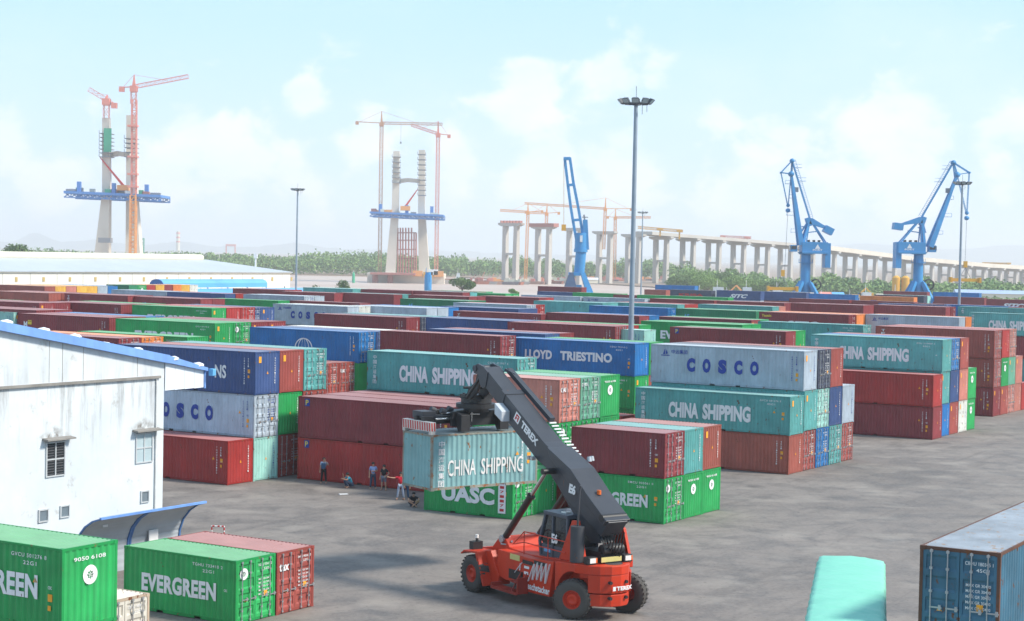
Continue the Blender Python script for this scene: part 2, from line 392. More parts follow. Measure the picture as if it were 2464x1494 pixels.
# ================================================================ SHIPPING CONTAINERS
HB=2.7; CW=2.438
L20,L40=6.058,12.192
def corr(n0,n1,pitch=.278,a=.072,b=.068):
    "list of (position, recessed) along a corrugated sheet"
    L=n1-n0; k=max(1,round(L/pitch)); p=L/k; s=p/pitch; out=[(n0,0)]
    x=n0
    for i in range(k):
        out+=[(x+a*s*.5,0),(x+(a*.5+b)*s,1),(x+(a*.5+b+.07)*s,1),(x+(a*.5+2*b+.07)*s,0)]; x+=p
    out.append((n1,0)); return out
CMESH={}
def cmeshes(L):
    if L in CMESH: return CMESH[L]
    d={}
    # sides
    mb=MB(); z0,z1=.15,HB-.08; pr=corr(-L+.1,-.1)
    for sgn,y0 in ((1,.012),(-1,CW-.012)):
        V=[];
        for x,r in pr:
            y=y0+sgn*.040*r; V+=[(x,y,z0),(x,y,z1)]
        mb.add(V,[(2*i,2*i+2,2*i+3,2*i+1) for i in range(len(pr)-1)])
    d['side']=mb.mesh('side_panels')
    mb=MB(); pr=corr(-L+.06,-.06,.21,.07,.025); V=[]
    for x,r in pr: V+=[(x,.05,HB-.008-.034*r),(x,CW-.05,HB-.008-.034*r)]
    mb.add(V,[(2*i,2*i+2,2*i+3,2*i+1) for i in range(len(pr)-1)]); d['roof']=mb.mesh('roof_panel')
    mb=MB()
    for x in (-L,-.1):
        for y in (0,CW-.1): mb.box(x,x+.1,y,y+.1,.12,HB-.12)
        mb.box(x+.01,x+.09,.1,CW-.1,HB-.10,HB-.004); mb.box(x+.01,x+.09,.1,CW-.1,.03,.14)
    for y in (.004,CW-.064):
        mb.box(-L+.1,-.1,y,y+.06,HB-.085,HB-.003)
        g=[-L+.1,-L/2-1.2,-L/2-.84,-L/2+.84,-L/2+1.2,-.1]
        for i in (0,2,4): mb.box(g[i],g[i+1],y+.004,y+.056,.03,.16)
        for i in (1,3): mb.box(g[i],g[i+1],y+.004,y+.056,.135,.16)
    for x in (-L,-.178):
        for y in (-.006,CW-.156):
            for z in (0,HB-.118): mb.box(x-.004,x+.182,y,y+.162,z,z+.118)
    mb.box(-L+.1,-.1,.06,CW-.06,.10,.13)
    d['frame']=mb.mesh('frame')
    # blind end at x=0 side
    def endp(sx):
        mb=MB(); V=[]; pr=corr(.1,CW-.1)
        for y,r in pr:
            x=-.012-.044*r; x=x if sx else -L-x
            V+=[(x,y,.14),(x,y,HB-.1)]
        mb.add(V,[(2*i,2*i+2,2*i+3,2*i+1) for i in range(len(pr)-1)]); return mb.mesh('end_panel')
    d['end']=endp(1); d['endL']=endp(0)
    def leaf_(y0,y1,sx):
        mb=MB(); zs=[.14]; hh=HB-.1-.14; V=[]
        prof=[(0,0),(.05,0),(.08,1),(.20,1),(.23,0),(.28,0),(.31,1),(.43,1),(.46,0),(.53,0),(.56,1),(.68,1),(.71,0),(.77,0),(.80,1),(.92,1),(.95,0),(1,0)]
        X=lambda r:(-.02-.045*r) if sx else -L+.02+.045*r
        ys=[(y0,0),(y0+.09,0),(y0+.11,1),(y1-.11,1),(y1-.09,0),(y1,0)]
        n=len(ys)
        for zt,rz in prof:
            for y,ry in ys: V.append((X(rz*ry),y,.14+zt*hh))
        F=[(i*n+j,i*n+j+1,(i+1)*n+j+1,(i+1)*n+j) for i in range(len(prof)-1) for j in range(n-1)]
        mb.add(V,F); return mb.mesh('door')
    m=CW/2
    d['doorA']=leaf_(.1,m-.01,1); d['doorB']=leaf_(m+.01,CW-.1,1); d['doorAL']=leaf_(.1,m-.01,0); d['doorBL']=leaf_(m+.01,CW-.1,0)
    for nm,ys in (('barA',(.36,.86)),('barB',(m+.36,m+.86))):
        mb=MB()
        for y in ys:
            mb.tube((.028,y,.1),(.028,y,HB-.07),.022,n=6)
            for z in (.12,.55,1.45,2.1,HB-.12): mb.box(-.03,.05,y-.045,y+.045,z-.035,z+.035)
            mb.box(.035,.06,y-.02,y+.36,.98,1.02); mb.box(-.01,.05,y+.25,y+.33,.93,1.07)
        d[nm]=mb.mesh('locking_bars')
    CMESH[L]=d; return d
def logo_ring(mb,y,z,r,x=.004,n=24):
    V=[];F=[]
    for i in range(n):
        a=2*math.pi*i/n
        for k in (.34+.16*(i%3==0),1.0): V.append((x,y+r*k*math.cos(a),z+r*k*math.sin(a)))
    mb.add(V,[(2*i,2*i+1,(2*i+3)%(2*n),(2*i+2)%(2*n)) for i in range(n)])
    k=5
    for i in range(k):
        a=2*math.pi*i/k+.3
        mb.add([(x+.002,y+r*.28*math.cos(a+t),z+r*.28*math.sin(a+t)) if q else (x+.002,y,z) for q,t in ((0,0),(1,-.3),(1,.3))],[(0,1,2)])
NUMS=['EMCU 905061 0','EISU 210488 3','CCLU 421957 6','CBHU 180345 1','GVCU 501276 8','TGHU 733410 2']
DARKNUM=set('SWYL')
DESC={'china':'tall white lettering','cosco':'large blue lettering','ever':'white block lettering','lloyd':'bold white lettering','globe':'a white globe emblem',
 'ns':'large white letters','sitc':'slanted white lettering','sitcyel':'slanted white and small yellow lettering','hapag':'dark lettering','cosmark':'small blue emblem','uasc':'big white letters and a tall sign','red':'red lettering',
 'cai':'a small white and yellow mark','mark':'a pale blue mark','stripe':'a slanted white mark','sticker':'a small blue and yellow sticker','hj':'small white upright lettering'}
EDESC={'logo':'white ring emblem on its end','tex':'short white word on its door','cai2':'white letters on door','caps':'white letters on door','code':'small code on its end'}
def container(P,L,h,col,end,text,label,near,hidden=False,rot=-YAW,name='shipping_container',rnd=random.Random(1),group='stacked shipping containers',fullend=True):
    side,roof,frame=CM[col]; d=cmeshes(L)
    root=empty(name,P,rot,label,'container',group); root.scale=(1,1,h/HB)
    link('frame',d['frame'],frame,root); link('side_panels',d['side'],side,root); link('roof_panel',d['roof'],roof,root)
    if end=='e': link('end_panel',d['end'],side,root)
    else:
        for k in 'AB':
            dr=link('door',d['door'+k],side,root)
            if not hidden: link('locking_bars',d['bar'+k],GALV if near else frame,dr)
    if end=='e' and fullend:
        link('door',d['doorAL'],side,root); link('door',d['doorBL'],side,root)
    elif fullend: link('end_panel',d['endL'],side,root)
    if hidden: return root
    y0=-.006
    def T(s,x0f,x1f,zf,hm,c='w',bold=.03,shear=0,sp=1.0,nm='lettering'):
        mb=MB(); put_text(mb,s,-L+x0f*L,zf*HB-hm/2,(x1f-x0f)*L,hm,y0,bold,shear,sp); return mb.build(nm,TCOL[c],root)
    numc='b' if col in DARKNUM else 'w'
    if near:
        mb=MB(); s=rnd.choice(NUMS)
        if text=='china' or col=='G' or text in('lloyd','num'):
            put_text(mb,s,-L*.0-2.3,HB-.42,1.6,.13,y0,.01,0,1.2); put_text(mb,'22G1' if L<7 else '45G1',-1.75,HB-.66,.6,.13,y0,.01,0,1.2)
        else:
            k=s.replace(' ','')
            for i,ch in enumerate(k): put_text(mb,ch,-.95,HB-.50-.155*i,.08,.11,y0,.02)
            for i,ch in enumerate('45G1' if L>7 else '22G1'): put_text(mb,ch,-.62,HB-.50-.155*i,.08,.11,y0,.02)
        put_text(mb,'CSC',-.62,HB-1.35,.18,.1,y0,.02)
        mb.build('number_marking',TCOL[numc],root)
        if col in 'MRBNSUK' or rnd.random()<.6:
            mb=MB(); z=.95 if rnd.random()<.5 else 1.35
            for zz,w in ((z,.2),(z-.3,.14)):
                mb=MB(); mb.add([(-.62,y0,zz),(-.62+w,y0,zz),(-.62+w,y0,zz+w*1.2),(-.62,y0,zz+w*1.2)],[(0,1,2,3)]); mb.build('warning_sticker',ORGS,root)
            if rnd.random()<.6: mb=MB(); mb.add([(-1.3,y0,1.5),(-1.1,y0,1.5),(-1.2,y0,1.68)],[(0,1,2)]); mb.build('warning_sticker',ORGS,root)
    if text=='china':
        a,b=(.225,.755) if L>7 else (.22,.90)
        T('CHINA',a,a+(b-a)*.37,.47,1.12,bold=.05); T('SHIPPING',a+(b-a)*.42,b,.47,1.12,bold=.05)
        mb=MB()
        for i,ch in enumerate('中国海运集团'): put_text(mb,ch,-L*(.945)-.16,HB-.55-.335*i,.3,.27,y0,.012)
        mb.build('side_characters',WHT,root)
    elif text=='cosco':
        mb=MB()
        for i,ch in enumerate('COSCO'): put_text(mb,ch,-L*(.755-.1265*i*.82),HB*.5-.48,.66,.98,y0,.075)
        mb.build('lettering',BLUL,root)
    if text in('cosco','cosmark'):
        mb=MB(); put_text(mb,'中远集团',-L*.86,HB-.62,1.3,.3,y0,.01)
        mb.box(-L*.93,-L*.93+.7,y0-.002,y0,HB-.78,HB-.72); mb.add([(-L*.93+.15,y0,HB-.68),(-L*.93+.32,y0,HB-.68),(-L*.93+.32,y0,HB-.25)],[(0,1,2)]); mb.add([(-L*.93+.38,y0,HB-.68),(-L*.93+.55,y0,HB-.6),(-L*.93+.38,y0,HB-.3)],[(0,1,2)])
        mb.build('side_characters',BLUL,root)
    elif text=='ever': T('EVERGREEN',.2,.79,.47,.95,bold=.045,sp=1.06)
    elif text=='ever20': T('EVERGREEN',.165,.83,.47,.78,bold=.045,sp=1.06)
    elif text=='ever20b': T('EVERGREEN',.10,.82,.50,.80,bold=.045,sp=1.06)
    elif text=='lloyd': T('LLOYD',.15,.365,.52,.78,bold=.05,sp=1.05); T('TRIESTINO',.43,.83,.52,.78,bold=.05,sp=1.05)
    elif text=='globe':
        T('COSCO',.435,.575,.30,.42,bold=.03)
        mb=MB(); cx=-L*.495; cz=HB*.38
        for rx in (1.0,.62,.2):
            for k in range(14):
                a0,a1=math.pi*k/14,math.pi*(k+1)/14
                p=lambda a,q:(cx+rx*q*math.cos(a),y0,cz+.95*q*math.sin(a))
                if rx==1.0 or True: mb.add([p(a0,1),p(a1,1),p(a1,.90),p(a0,.90)],[(0,1,2,3)])
        mb.build('globe_emblem',WHT,root)
    elif text=='ns': T('NS',.72,.80,.50,.85,bold=.03)
    elif text=='sitc': T('SITC',.30,.72,.42,1.15,bold=.05,shear=.4)
    elif text=='sitcyel': T('SITC',.28,.68,.42,1.15,bold=.05,shear=.4); T('Yausin',.03,.14,.84,.32,'y')
    elif text=='hapag': T('Hapag-Lloyd',.40,.90,.50,.62,'d',bold=.02); T('III',.17,.32,.52,.7,'b',bold=.05,shear=.3)
    elif text=='red': T('KRISA',.24,.82,.45,.9,'r',bold=.05)
    elif text=='cai': T('M',.06,.10,.62,.6); T('ii',.105,.15,.70,.42,'y',bold=.1)
    elif text=='mark': T('AF',.12,.19,.62,.6,'c'); 
    elif text=='stripe': T('/',.03,.065,.6,.9,bold=.12)
    elif text=='hj':
        mb=MB()
        for i,ch in enumerate('TEX'): put_text(mb,ch,-L*.95,HB-.5-.3*i,.42,.22,y0,.02)
        mb.build('lettering',WHT,root)
    elif text=='uasc':
        mb=MB(); put_text(mb,'UASC',-L*.80,.72,L*.60,1.0,y0,.045); mb.build('lettering',WHT,root)
        mb=MB(); mb.box(-L*.158,-L*.075,y0-.004,y0,.3,2.35); sg=mb.build('tall_sign',WHT,root)
        mb=MB()
        for i in range(7): put_text(mb,'-7-ز'[i%3],-L*.14,.42+.27*i,.28,.16,y0-.008,.02)
        mb.build('sign_characters',REDL,sg)
    elif text=='sticker' :
        mb=MB(); mb.add([(-L+.55,y0,HB-.62),(-L+.95,y0,HB-.62),(-L+.95,y0,HB-.14),(-L+.55,y0,HB-.14)],[(0,1,2,3)]); st=mb.build('sticker',BLUL,root)
        mb=MB(); put_text(mb,'P',-L+.62,HB-.55,.24,.34,y0-.004,.02); mb.build('sticker_mark',YELL,st)
    # right end markings
    if end=='d':
        mb=MB(); x=-.012
        s=rnd.choice(NUMS)
        end_text(mb,s,CW/2+.16,HB-.42,.85,.1,x,.01); end_text(mb,'22G1' if L<7 else '45G1',CW/2+.5,HB-.6,.4,.1,x,.01)
        for i in range(5): end_text(mb,'MAX GR 30480'[:12],CW/2+.2,HB-1.02-.16*i,.75,.085,x,.01)
        if text=='tex': end_text(mb,'tex',.18,HB-.85,.62,.34,x,.03)
        if text=='caps': end_text(mb,'CAPITAL',.16,HB-.55,.85,.2,x,.03); end_text(mb,'CAPITAL',CW/2+.2,HB-1.5,.3,.6,x,.03)
        if text=='cai2': end_text(mb,'CAI',.18,HB-.8,.6,.3,x,.03)
        mb.build('door_marking',TCOL['w' if col not in 'SWY' else 'b'],root)
        if col=='G':
            mb=MB(); logo_ring(mb,.5,HB-.62,.25,-.010,18); mb.build('ring_emblem',WHT,root)
        mb=MB(); mb.add([(-.012,1.75,1.0),(-.012,1.95,1.0),(-.012,1.95,1.2),(-.012,1.75,1.2)],[(0,1,2,3)]); mb.build('warning_sticker',ORGS,root); mb=MB()
        mb.add([(-.012,.55,.9),(-.012,.72,.9),(-.012,.635,1.07)],[(0,1,2)]); mb.build('warning_sticker',ORGS,root)
    else:
        if text in('logo','ever20b') or col=='G' and (not near and rnd.random()<.6):
            mb=MB(); logo_ring(mb,CW/2,HB-.98,.32,.006); mb.build('ring_emblem',WHT,root)
            mb=MB(); end_text(mb,'9050 6108',CW/2-.72,HB-.48,1.4,.13,.006,.01); mb.build('end_marking',WHT,root)
        elif near:
            mb=MB(); k=rnd.choice(NUMS).replace(' ','')
            for i,ch in enumerate(k): end_text(mb,ch,CW-.5,HB-.5-.155*i,.09,.11,.006,.02)
            mb.build('end_marking',TCOL[numc],root)
            mb=MB(); mb.add([(.006,1.15,1.28),(.006,1.32,1.28),(.006,1.235,1.46)],[(0,1,2)])
            if rnd.random()<.4: mb.build('warning_sticker',ORGS,root); mb=MB(); mb.add([(.006,.35,HB-.7),(.006,.6,HB-.7),(.006,.6,HB-.3),(.006,.35,HB-.3)],[(0,1,2,3)])
            mb.build('warning_sticker',ORGS,root)
    return root
TIER={1:['single tier'],2:['bottom tier','top tier'],3:['bottom tier','middle tier','top tier']}
ORD=['front row','second row','third row','fourth row','fifth row','sixth row','seventh row','eighth row']
TABLE='''
S1|D|-47.75|114.15|2.73,2.85|40|Be Te:china / Ed Te Se:cosco / Ud Ld Kd / Td Ne Ee / Ed Se|stack of teal and grey lettered containers
S0|D|-44.25|88.05|2.555|20|Gd:ever20 Md / Ge:logo Te / Ge:logo Be|short block beside the reach stacker
S2|D|-73.5|84.85|2.81,2.79|40|Re / Le Sd:cosco Ne:ns / Ed Ge Ee / Ed Ed:tex Td|stack behind the white building
S3|D|-60.1|90.35|2.72|40|Re:sticker Me:sticker / Re Me / Re Me / Re Me Td:china|maroon stack where people wait
US|D|-51.8|84.1|2.591|20|Gd:uasc / Ge / Re Gd Pd:cai2 / Me Gd Vd:caps / Ge Ge Ge:logo|short block behind the lifted container
EG|D|-45.65|53.3|2.576|20|Gd:ever20 / Ed:tex|pair on the asphalt, lower left
E0|P|150|1321|5.35|20|Re Ge:ever20b|stack at the lower left corner
B2|3|1598|1045|5.5|40|Me Re|front row of the right stack
EG1|0|2070|545|8.3|40|3Ge:ever / 3Gd / 3Me / 3Me|block above the white building's roof
MarA|0|1050|490|8.3|40|3Me:cai / 3Me / 3Ue|block left of the green pair above the roof
TeA|0|130|440|8.0|40|3Le|block at left edge above the roof
MR0|0|1140|690|7.9|40|3Md / 3Od|low maroon rows above the blue roof
GrR|0|1800|678|7.9|40|3Ge|green roof strip above the blue roof
EG2|0|2040|400|8.3|40|3Ge:ever / 3Re / 3Rd|second green block at left
MarD|0|1165|365|8.3|40|3Me / 3Me / 3Ge|maroon block left of the second green block
MarDl|0|375|350|8.3|40|3Me / 3Me|maroon block at left edge, middle distance
MarL2|0|350|420|8.3|40|3Me / 3Me|maroon roofs at the left edge
BrF|0|470|255|8.3|40|3Be / 3Be / 3Me|brown block near the left edge
GrF|0|80|325|8.1|40|3Ge|green container peeking in at left edge
MarG|0|1230|280|8.3|40|3Me:hj / 3Me|long maroon block, far left group
MarH|0|1930|312|8.2|40|3Me:mark / 3Me|maroon block with blue dot, left
GryI|0|1605|240|8.0|40|3Se / 3Se|grey block in front of the blue canopy
NavI|0|2165|262|8.0|40|3Ne / 3Re|navy block below the blue canopy
MarK|0|430|190|8.0|40|3Be / 3Ye / 3Pe / 3Ye / 3Ye / 3Se / 3Ue|coloured ends below the warehouse
EndL|0|1240|178|7.6|20|3De / 3Ge / 3Re / 3Ye / 3Me / 3Oe / 3Ye / 3We|far coloured ends below the warehouse
MarM|0|2740|225|7.9|40|3Me / 3Re|maroon block left of the first lamp mast
NavS|1|-80|395|8.2|40|3Nd / 3Ne|navy block beside the grey lettered one
COSg|1|880|385|8.0|40|3Se:cosco / 3We|grey lettered block at left centre
COSg2|1|1640|400|8.0|40|3Se:cosmark / 3Se / 3Ue|grey block right of the lettered grey one
MarE|1|1450|490|8.2|40|3Me / 3Kd / 3Te|maroon block in front of the grey ones
COSb0|1|625|935|5.5|40|Ed Ed:tex / Ed Ed:tex|red pair with white door lettering
COSb|1|990|632|8.04|40|3Ud:globe / 3Nd / 3We|blue block behind the red pair
MarB|1|2350|670|8.26|40|3Md|maroon block behind the teal lettered one
MarB2|2|320|650|8.3|40|3Ne / 3Me|lavender and pink roofs behind the maroon block
NavD|1|2590|528|8.3|40|3Ne / 3Ne|navy block in the middle of the yard
Mar1|1|750|255|7.9|40|3Me / 3Me|maroon block right of the first lamp mast
Mar2|1|1325|268|7.95|40|3Me / 3Te|maroon block with teal behind, left centre
GryN|1|465|285|8.0|40|3Sd / 3Se|grey block with white doors, left centre
GrnM|1|215|328|8.0|40|3Ge|green roof strip left of centre
MarM2|1|1000|352|8.0|40|3Me|maroon roof strip behind the grey block
TeO|1|930|215|7.8|40|3Te / 3Le|teal block by the river, left centre
MarP2|1|1500|232|7.8|40|3Me / 3Me|maroon row by the river
MarP|1|1990|248|7.8|40|3Me / 3Te|long maroon row by the river
MarQ|1|2720|300|8.0|40|3Me / 3Re|maroon row in the middle distance
MarQ2|1|2050|290|8.0|40|3Me / 3Me|maroon row left of the dark green one
MarR|1|2150|243|7.6|40|3Me / 3Ge|thin maroon row below the riverside tree
GrnR|1|2400|262|7.6|40|3Ge / 3Ge|thin green row below the riverside tree
DgJ|1|2040|330|8.1|40|3De:mark / 3De|dark green block left of centre
GryS|2|140|370|8.1|40|3Sd / 3Rd|grey block with white doors, centre
NavH|2|60|408|8.0|40|3Ne / 3Ne|navy block at the centre
LT|2|1185|740|8.03|40|Ge Ge Ue:lloyd / 3Ge|blue lettered block at centre
RedS|2|1060|1440|2.6|40|Re|red container behind the centre stacks
MarC|2|990|575|8.3|40|3Md:stripe / 3Re / 3Ge|maroon block left of the tall lamp mast
PaleBx|2|1275|612|8.0|20|3Le|pale container right of the tall mast
EGd|2|2215|560|8.0|40|3Ge:ever / 3Ge|green lettered block right of the mast
MarE3|2|2630|625|8.25|40|3Me:sticker / 3Ge|maroon block behind the grey lettered one
MarF|2|1220|475|8.4|40|3Me / 3Ue|maroon block crossed by the tall mast
MarG3|2|275|458|8.2|40|3Me:hj|thin maroon block left of the mast
MarH2|2|2305|515|8.1|40|3Me / 3Ge|maroon strip with pale green roof
DgI|2|2350|430|8.1|40|3De:mark / 3Ge|dark green block right of the mast
BlJ|2|1500|400|8.2|40|3Ud|blue block behind the tall mast
TeK|2|870|350|8.0|40|3Te / 3Te|teal block left of the mast
TeL|2|1590|365|8.0|40|3Te / 3Re / 3Re|teal block beside the mast
GrN|2|660|290|7.9|40|3Se:cosmark|grey strip left of the mast
GrO|2|1275|310|7.9|40|3Se:cosmark|grey strip at the lamp mast
MaP|2|1945|325|8.0|40|3Me / 3Ge|maroon strip right of the mast
MaQ|2|2620|350|8.0|40|3Me / 3Me|maroon strip below the navy lettered one
TeR|2|2505|385|8.1|40|3Te / 3Pe|teal block right of centre
MaS|2|670|200|7.6|40|3Me|lone container before the blue harbour crane
GnT|2|1060|262|7.2|40|3Ge|bright green strip left of the mast
MaT|2|1480|285|7.2|40|3Me|maroon strip right of the mast foot
NavT|2|700|252|7.0|40|3Ne|thin navy strip before the harbour crane
GnU|2|1735|288|7.6|40|3Ge|far bright green strip
GnV|2|2080|298|7.8|40|3Ge|second far bright green strip
MaU|2|1480|225|7.0|20|3Be|short brown container beside the black one
BlkU|2|1920|232|6.9|40|3Ke:red|far black container by the boats
NavV|2|2390|238|7.1|40|3Ne:sitc|far navy container below the boats
BluW|2|1755|185|7.5|40|3Ue|far blue container right of the mast
NavX|3|370|250|7.0|40|3Ne / 3We|far navy container right of the lettered navy
BluX|3|840|272|6.9|40|3Ue|blue container left of the orange one
Hap|3|1400|295|7.6|40|3Oe:hapag|far orange container at right
BlkY|3|1500|282|7.2|40|3Ke / 3Le|black container right of the orange one
MaZ|3|1530|245|7.3|40|3Me|maroon container behind the orange one
NbZ|3|2030|255|7.6|40|3Ue|blue container near the far right
MaY|3|2080|300|7.1|40|3Me|maroon container left of the last mast
MaX|3|2620|325|7.2|40|3Me:sitc|far maroon container at right edge
MaW|3|780|322|7.7|40|3Me|thin maroon strip below the blue container
MaV|3|1400|342|7.7|40|3Me|thin maroon strip below the orange container
NaU|3|1720|372|7.9|40|3Ne|thin navy strip right of orange
MaU2|3|2040|372|7.9|40|3Me|thin maroon strip near right mast
BlT|3|2370|385|7.9|40|3Ue|thin blue strip at right
ReT|3|3020|410|7.9|40|3Re|thin red strip at right edge
MaG|3|915|372|8.2|40|3Me / 3Me|maroon block behind the lettered maroon one
MaH|3|1710|390|8.2|40|3Me / 3Md|maroon block left of the green, right edge
TeF|3|2560|405|8.2|40|3Te:hj|far teal container at right edge
SIT|3|780|465|8.3|40|3Md:sitcyel / 3Oe / 3Oe|maroon lettered block at right
GrE|3|1840|490|8.3|40|3Se:cosmark / 3Oe|grey block at right
TeD|3|920|565|8.2|40|3Td:num|teal strip behind the right teal stack
B4|3|2840|470|8.7|40|Te Me Te:china|stack at the right edge
CS2|3|1680|705|8.4|40|Ue Te Te:china / Ee Ne Ud / We Pe Ee / Ge:logo Ge:logo|right stack behind its two red containers
B3|3|2185|615|8.5|40|Me Ed Ed:hj / Ee Ge:logo Re / Pd Ve Pd / Pe Pe / Re|tall maroon stack at right
'''
BASE=[0,615.8,1231.6,1847.3]
BULK=[]
def build_yard():
    rnd=random.Random(11); used={}
    for ln in TABLE.strip().split('\n'):
        k,s,a,b,z,L,spec,ph=ln.split('|'); L=L20 if L=='20' else L40
        hs=[float(q) for q in z.split(',')]; a=float(a); b=float(b)
        rows=[]
        for rw in spec.split('/'):
            out=[]
            for tk in rw.split():
                n=1
                if tk[0].isdigit(): n=int(tk[0]); tk=tk[1:]
                for i in range(n-1): out.append((rnd.choice('MMRTBGNS'),'e','',True))
                c,_,tx=tk.partition(':'); out.append((c[0],c[1],tx,False))
            rows.append(out)
        if s=='D': P=ES*a+ET*b; hh=hs
        else:
            x,y=(a,b) if s=='P' else (BASE[int(s)]+a/4,641.4+b/4)
            P=at_z(x,y,hs[0]); P.z=0; hh=[hs[0]/len(rows[0])] if s!='P' else [hs[0]/2]
            if k=='COSb': hh=[2.68]
        far=P.y>205
        for r,row in enumerate(rows):
            h=hh[min(r,len(hh)-1)]; z=0.0
            if k=='US' and r>=2: h=2.555
            for t,(c,e,tx,hid) in enumerate(row):
                if hid and P.y>150:
                    Q=P+ET*(r*2.5); BULK.append((Q.x,Q.y,z,L,h,c)); z+=h; continue
                jx,jy=(rnd.uniform(-.05,.05),rnd.uniform(-.02,.02)) if r or t else (0,0)
                Q=P+ET*(r*2.5+jy)+ES*jx; Q.z=z
                tier=TIER[len(row)][t]; nm=CM_NAME[c]; d=DESC.get(tx,'')
                if tx in('ever20','ever20b'): d='white block lettering'
                ed=EDESC.get(tx,'')
                lab=nm+(' shipping container' if not (d or ed) else ' container with '+(d or ed))
                # shorten: tier, row, place
                lab+=', '+tier if len(row)>1 else ''
                if len(rows)>1: lab+=', '+ORD[r]
                lab+=', '+ph
                w=lab.split()
                if len(w)>16:
                    lab=nm+' container, '+(tier+', ' if len(row)>1 else '')+(ORD[r]+', ' if len(rows)>1 else '')+ph
                used[lab]=used.get(lab,0)+1
                container(Q,L,h-.006,c,e,tx,lab,near=not far,hidden=hid and (t<len(row)-1),rnd=rnd,fullend=not (far or hid))
                z+=h
    d=[l for l,n in used.items() if n>1]
    if d: print('DUP LABELS',d[:5],len(d))
    print('containers',sum(used.values()))
CM_NAME={k:v[1] for k,v in CC.items()}
build_yard()
def bulk():
    mb=MB(); mi=[]; keys=sorted({b[5] for b in BULK})
    for x,y,z,L,h,c in BULK:
        P=Vector((x,y,0)); V=[P-ES*(L-.03)+ET*.03,P-ES*.03+ET*.03,P-ES*.03+ET*(CW-.03),P-ES*(L-.03)+ET*(CW-.03)]
        mb.hexa([(v.x,v.y,z+.03) for v in V]+[(v.x,v.y,z+h-.01) for v in V]); mi+=[keys.index(c)]*6
    me=mb.mesh('container_mass')
    for k in keys: me.materials.append(CM[k][0])
    for p,i in zip(me.polygons,mi): p.material_index=i
    o=bpy.data.objects.new('container_mass',me); COL.objects.link(o)
    tag(o,'lower layers of the far stacks, hidden under the top containers','containers',kind='stuff')
bulk()
# ================================================================ REACH STACKER
RED=paint('stacker red paint',(.56,.040,.012),.42,.14,.14,.0,0,.30,rc=(.10,.05,.04)); REDD=paint('stacker dark red',(.30,.03,.018),.5,.2,.2,0,0,.3)
CHAR=paint('boom charcoal paint',(.040,.044,.054),.34,.15,.1,.05,0,.2); BLK=flat('black grease metal',(.018,.018,.02),.5); RUB=paint('worn tyre rubber',(.055,.048,.042),.85,.3,0,.12,0,0,bump=.4)
CABM=paint('cab grey paint',(.075,.09,.115),.4,.15); GLS=flat('dark cab glass',(.02,.026,.03),.08); CHR=flat('chrome rod',(.6,.6,.6),.2,1)
SMK=paint('sooty muffler',(.06,.062,.07),.6,.2,.15); PLATE=flat('yellow plate',(.62,.55,.2),.6); LGT=flat('lamp lens',(.8,.8,.75),.2); AMB=flat('amber lens',(.8,.15,.02),.3)
VO0=Vector((3.65,73.65,0)); VR0=math.atan2(.808,-.589)
VO=Vector((3.951,72.802,0)); VR=R(124)
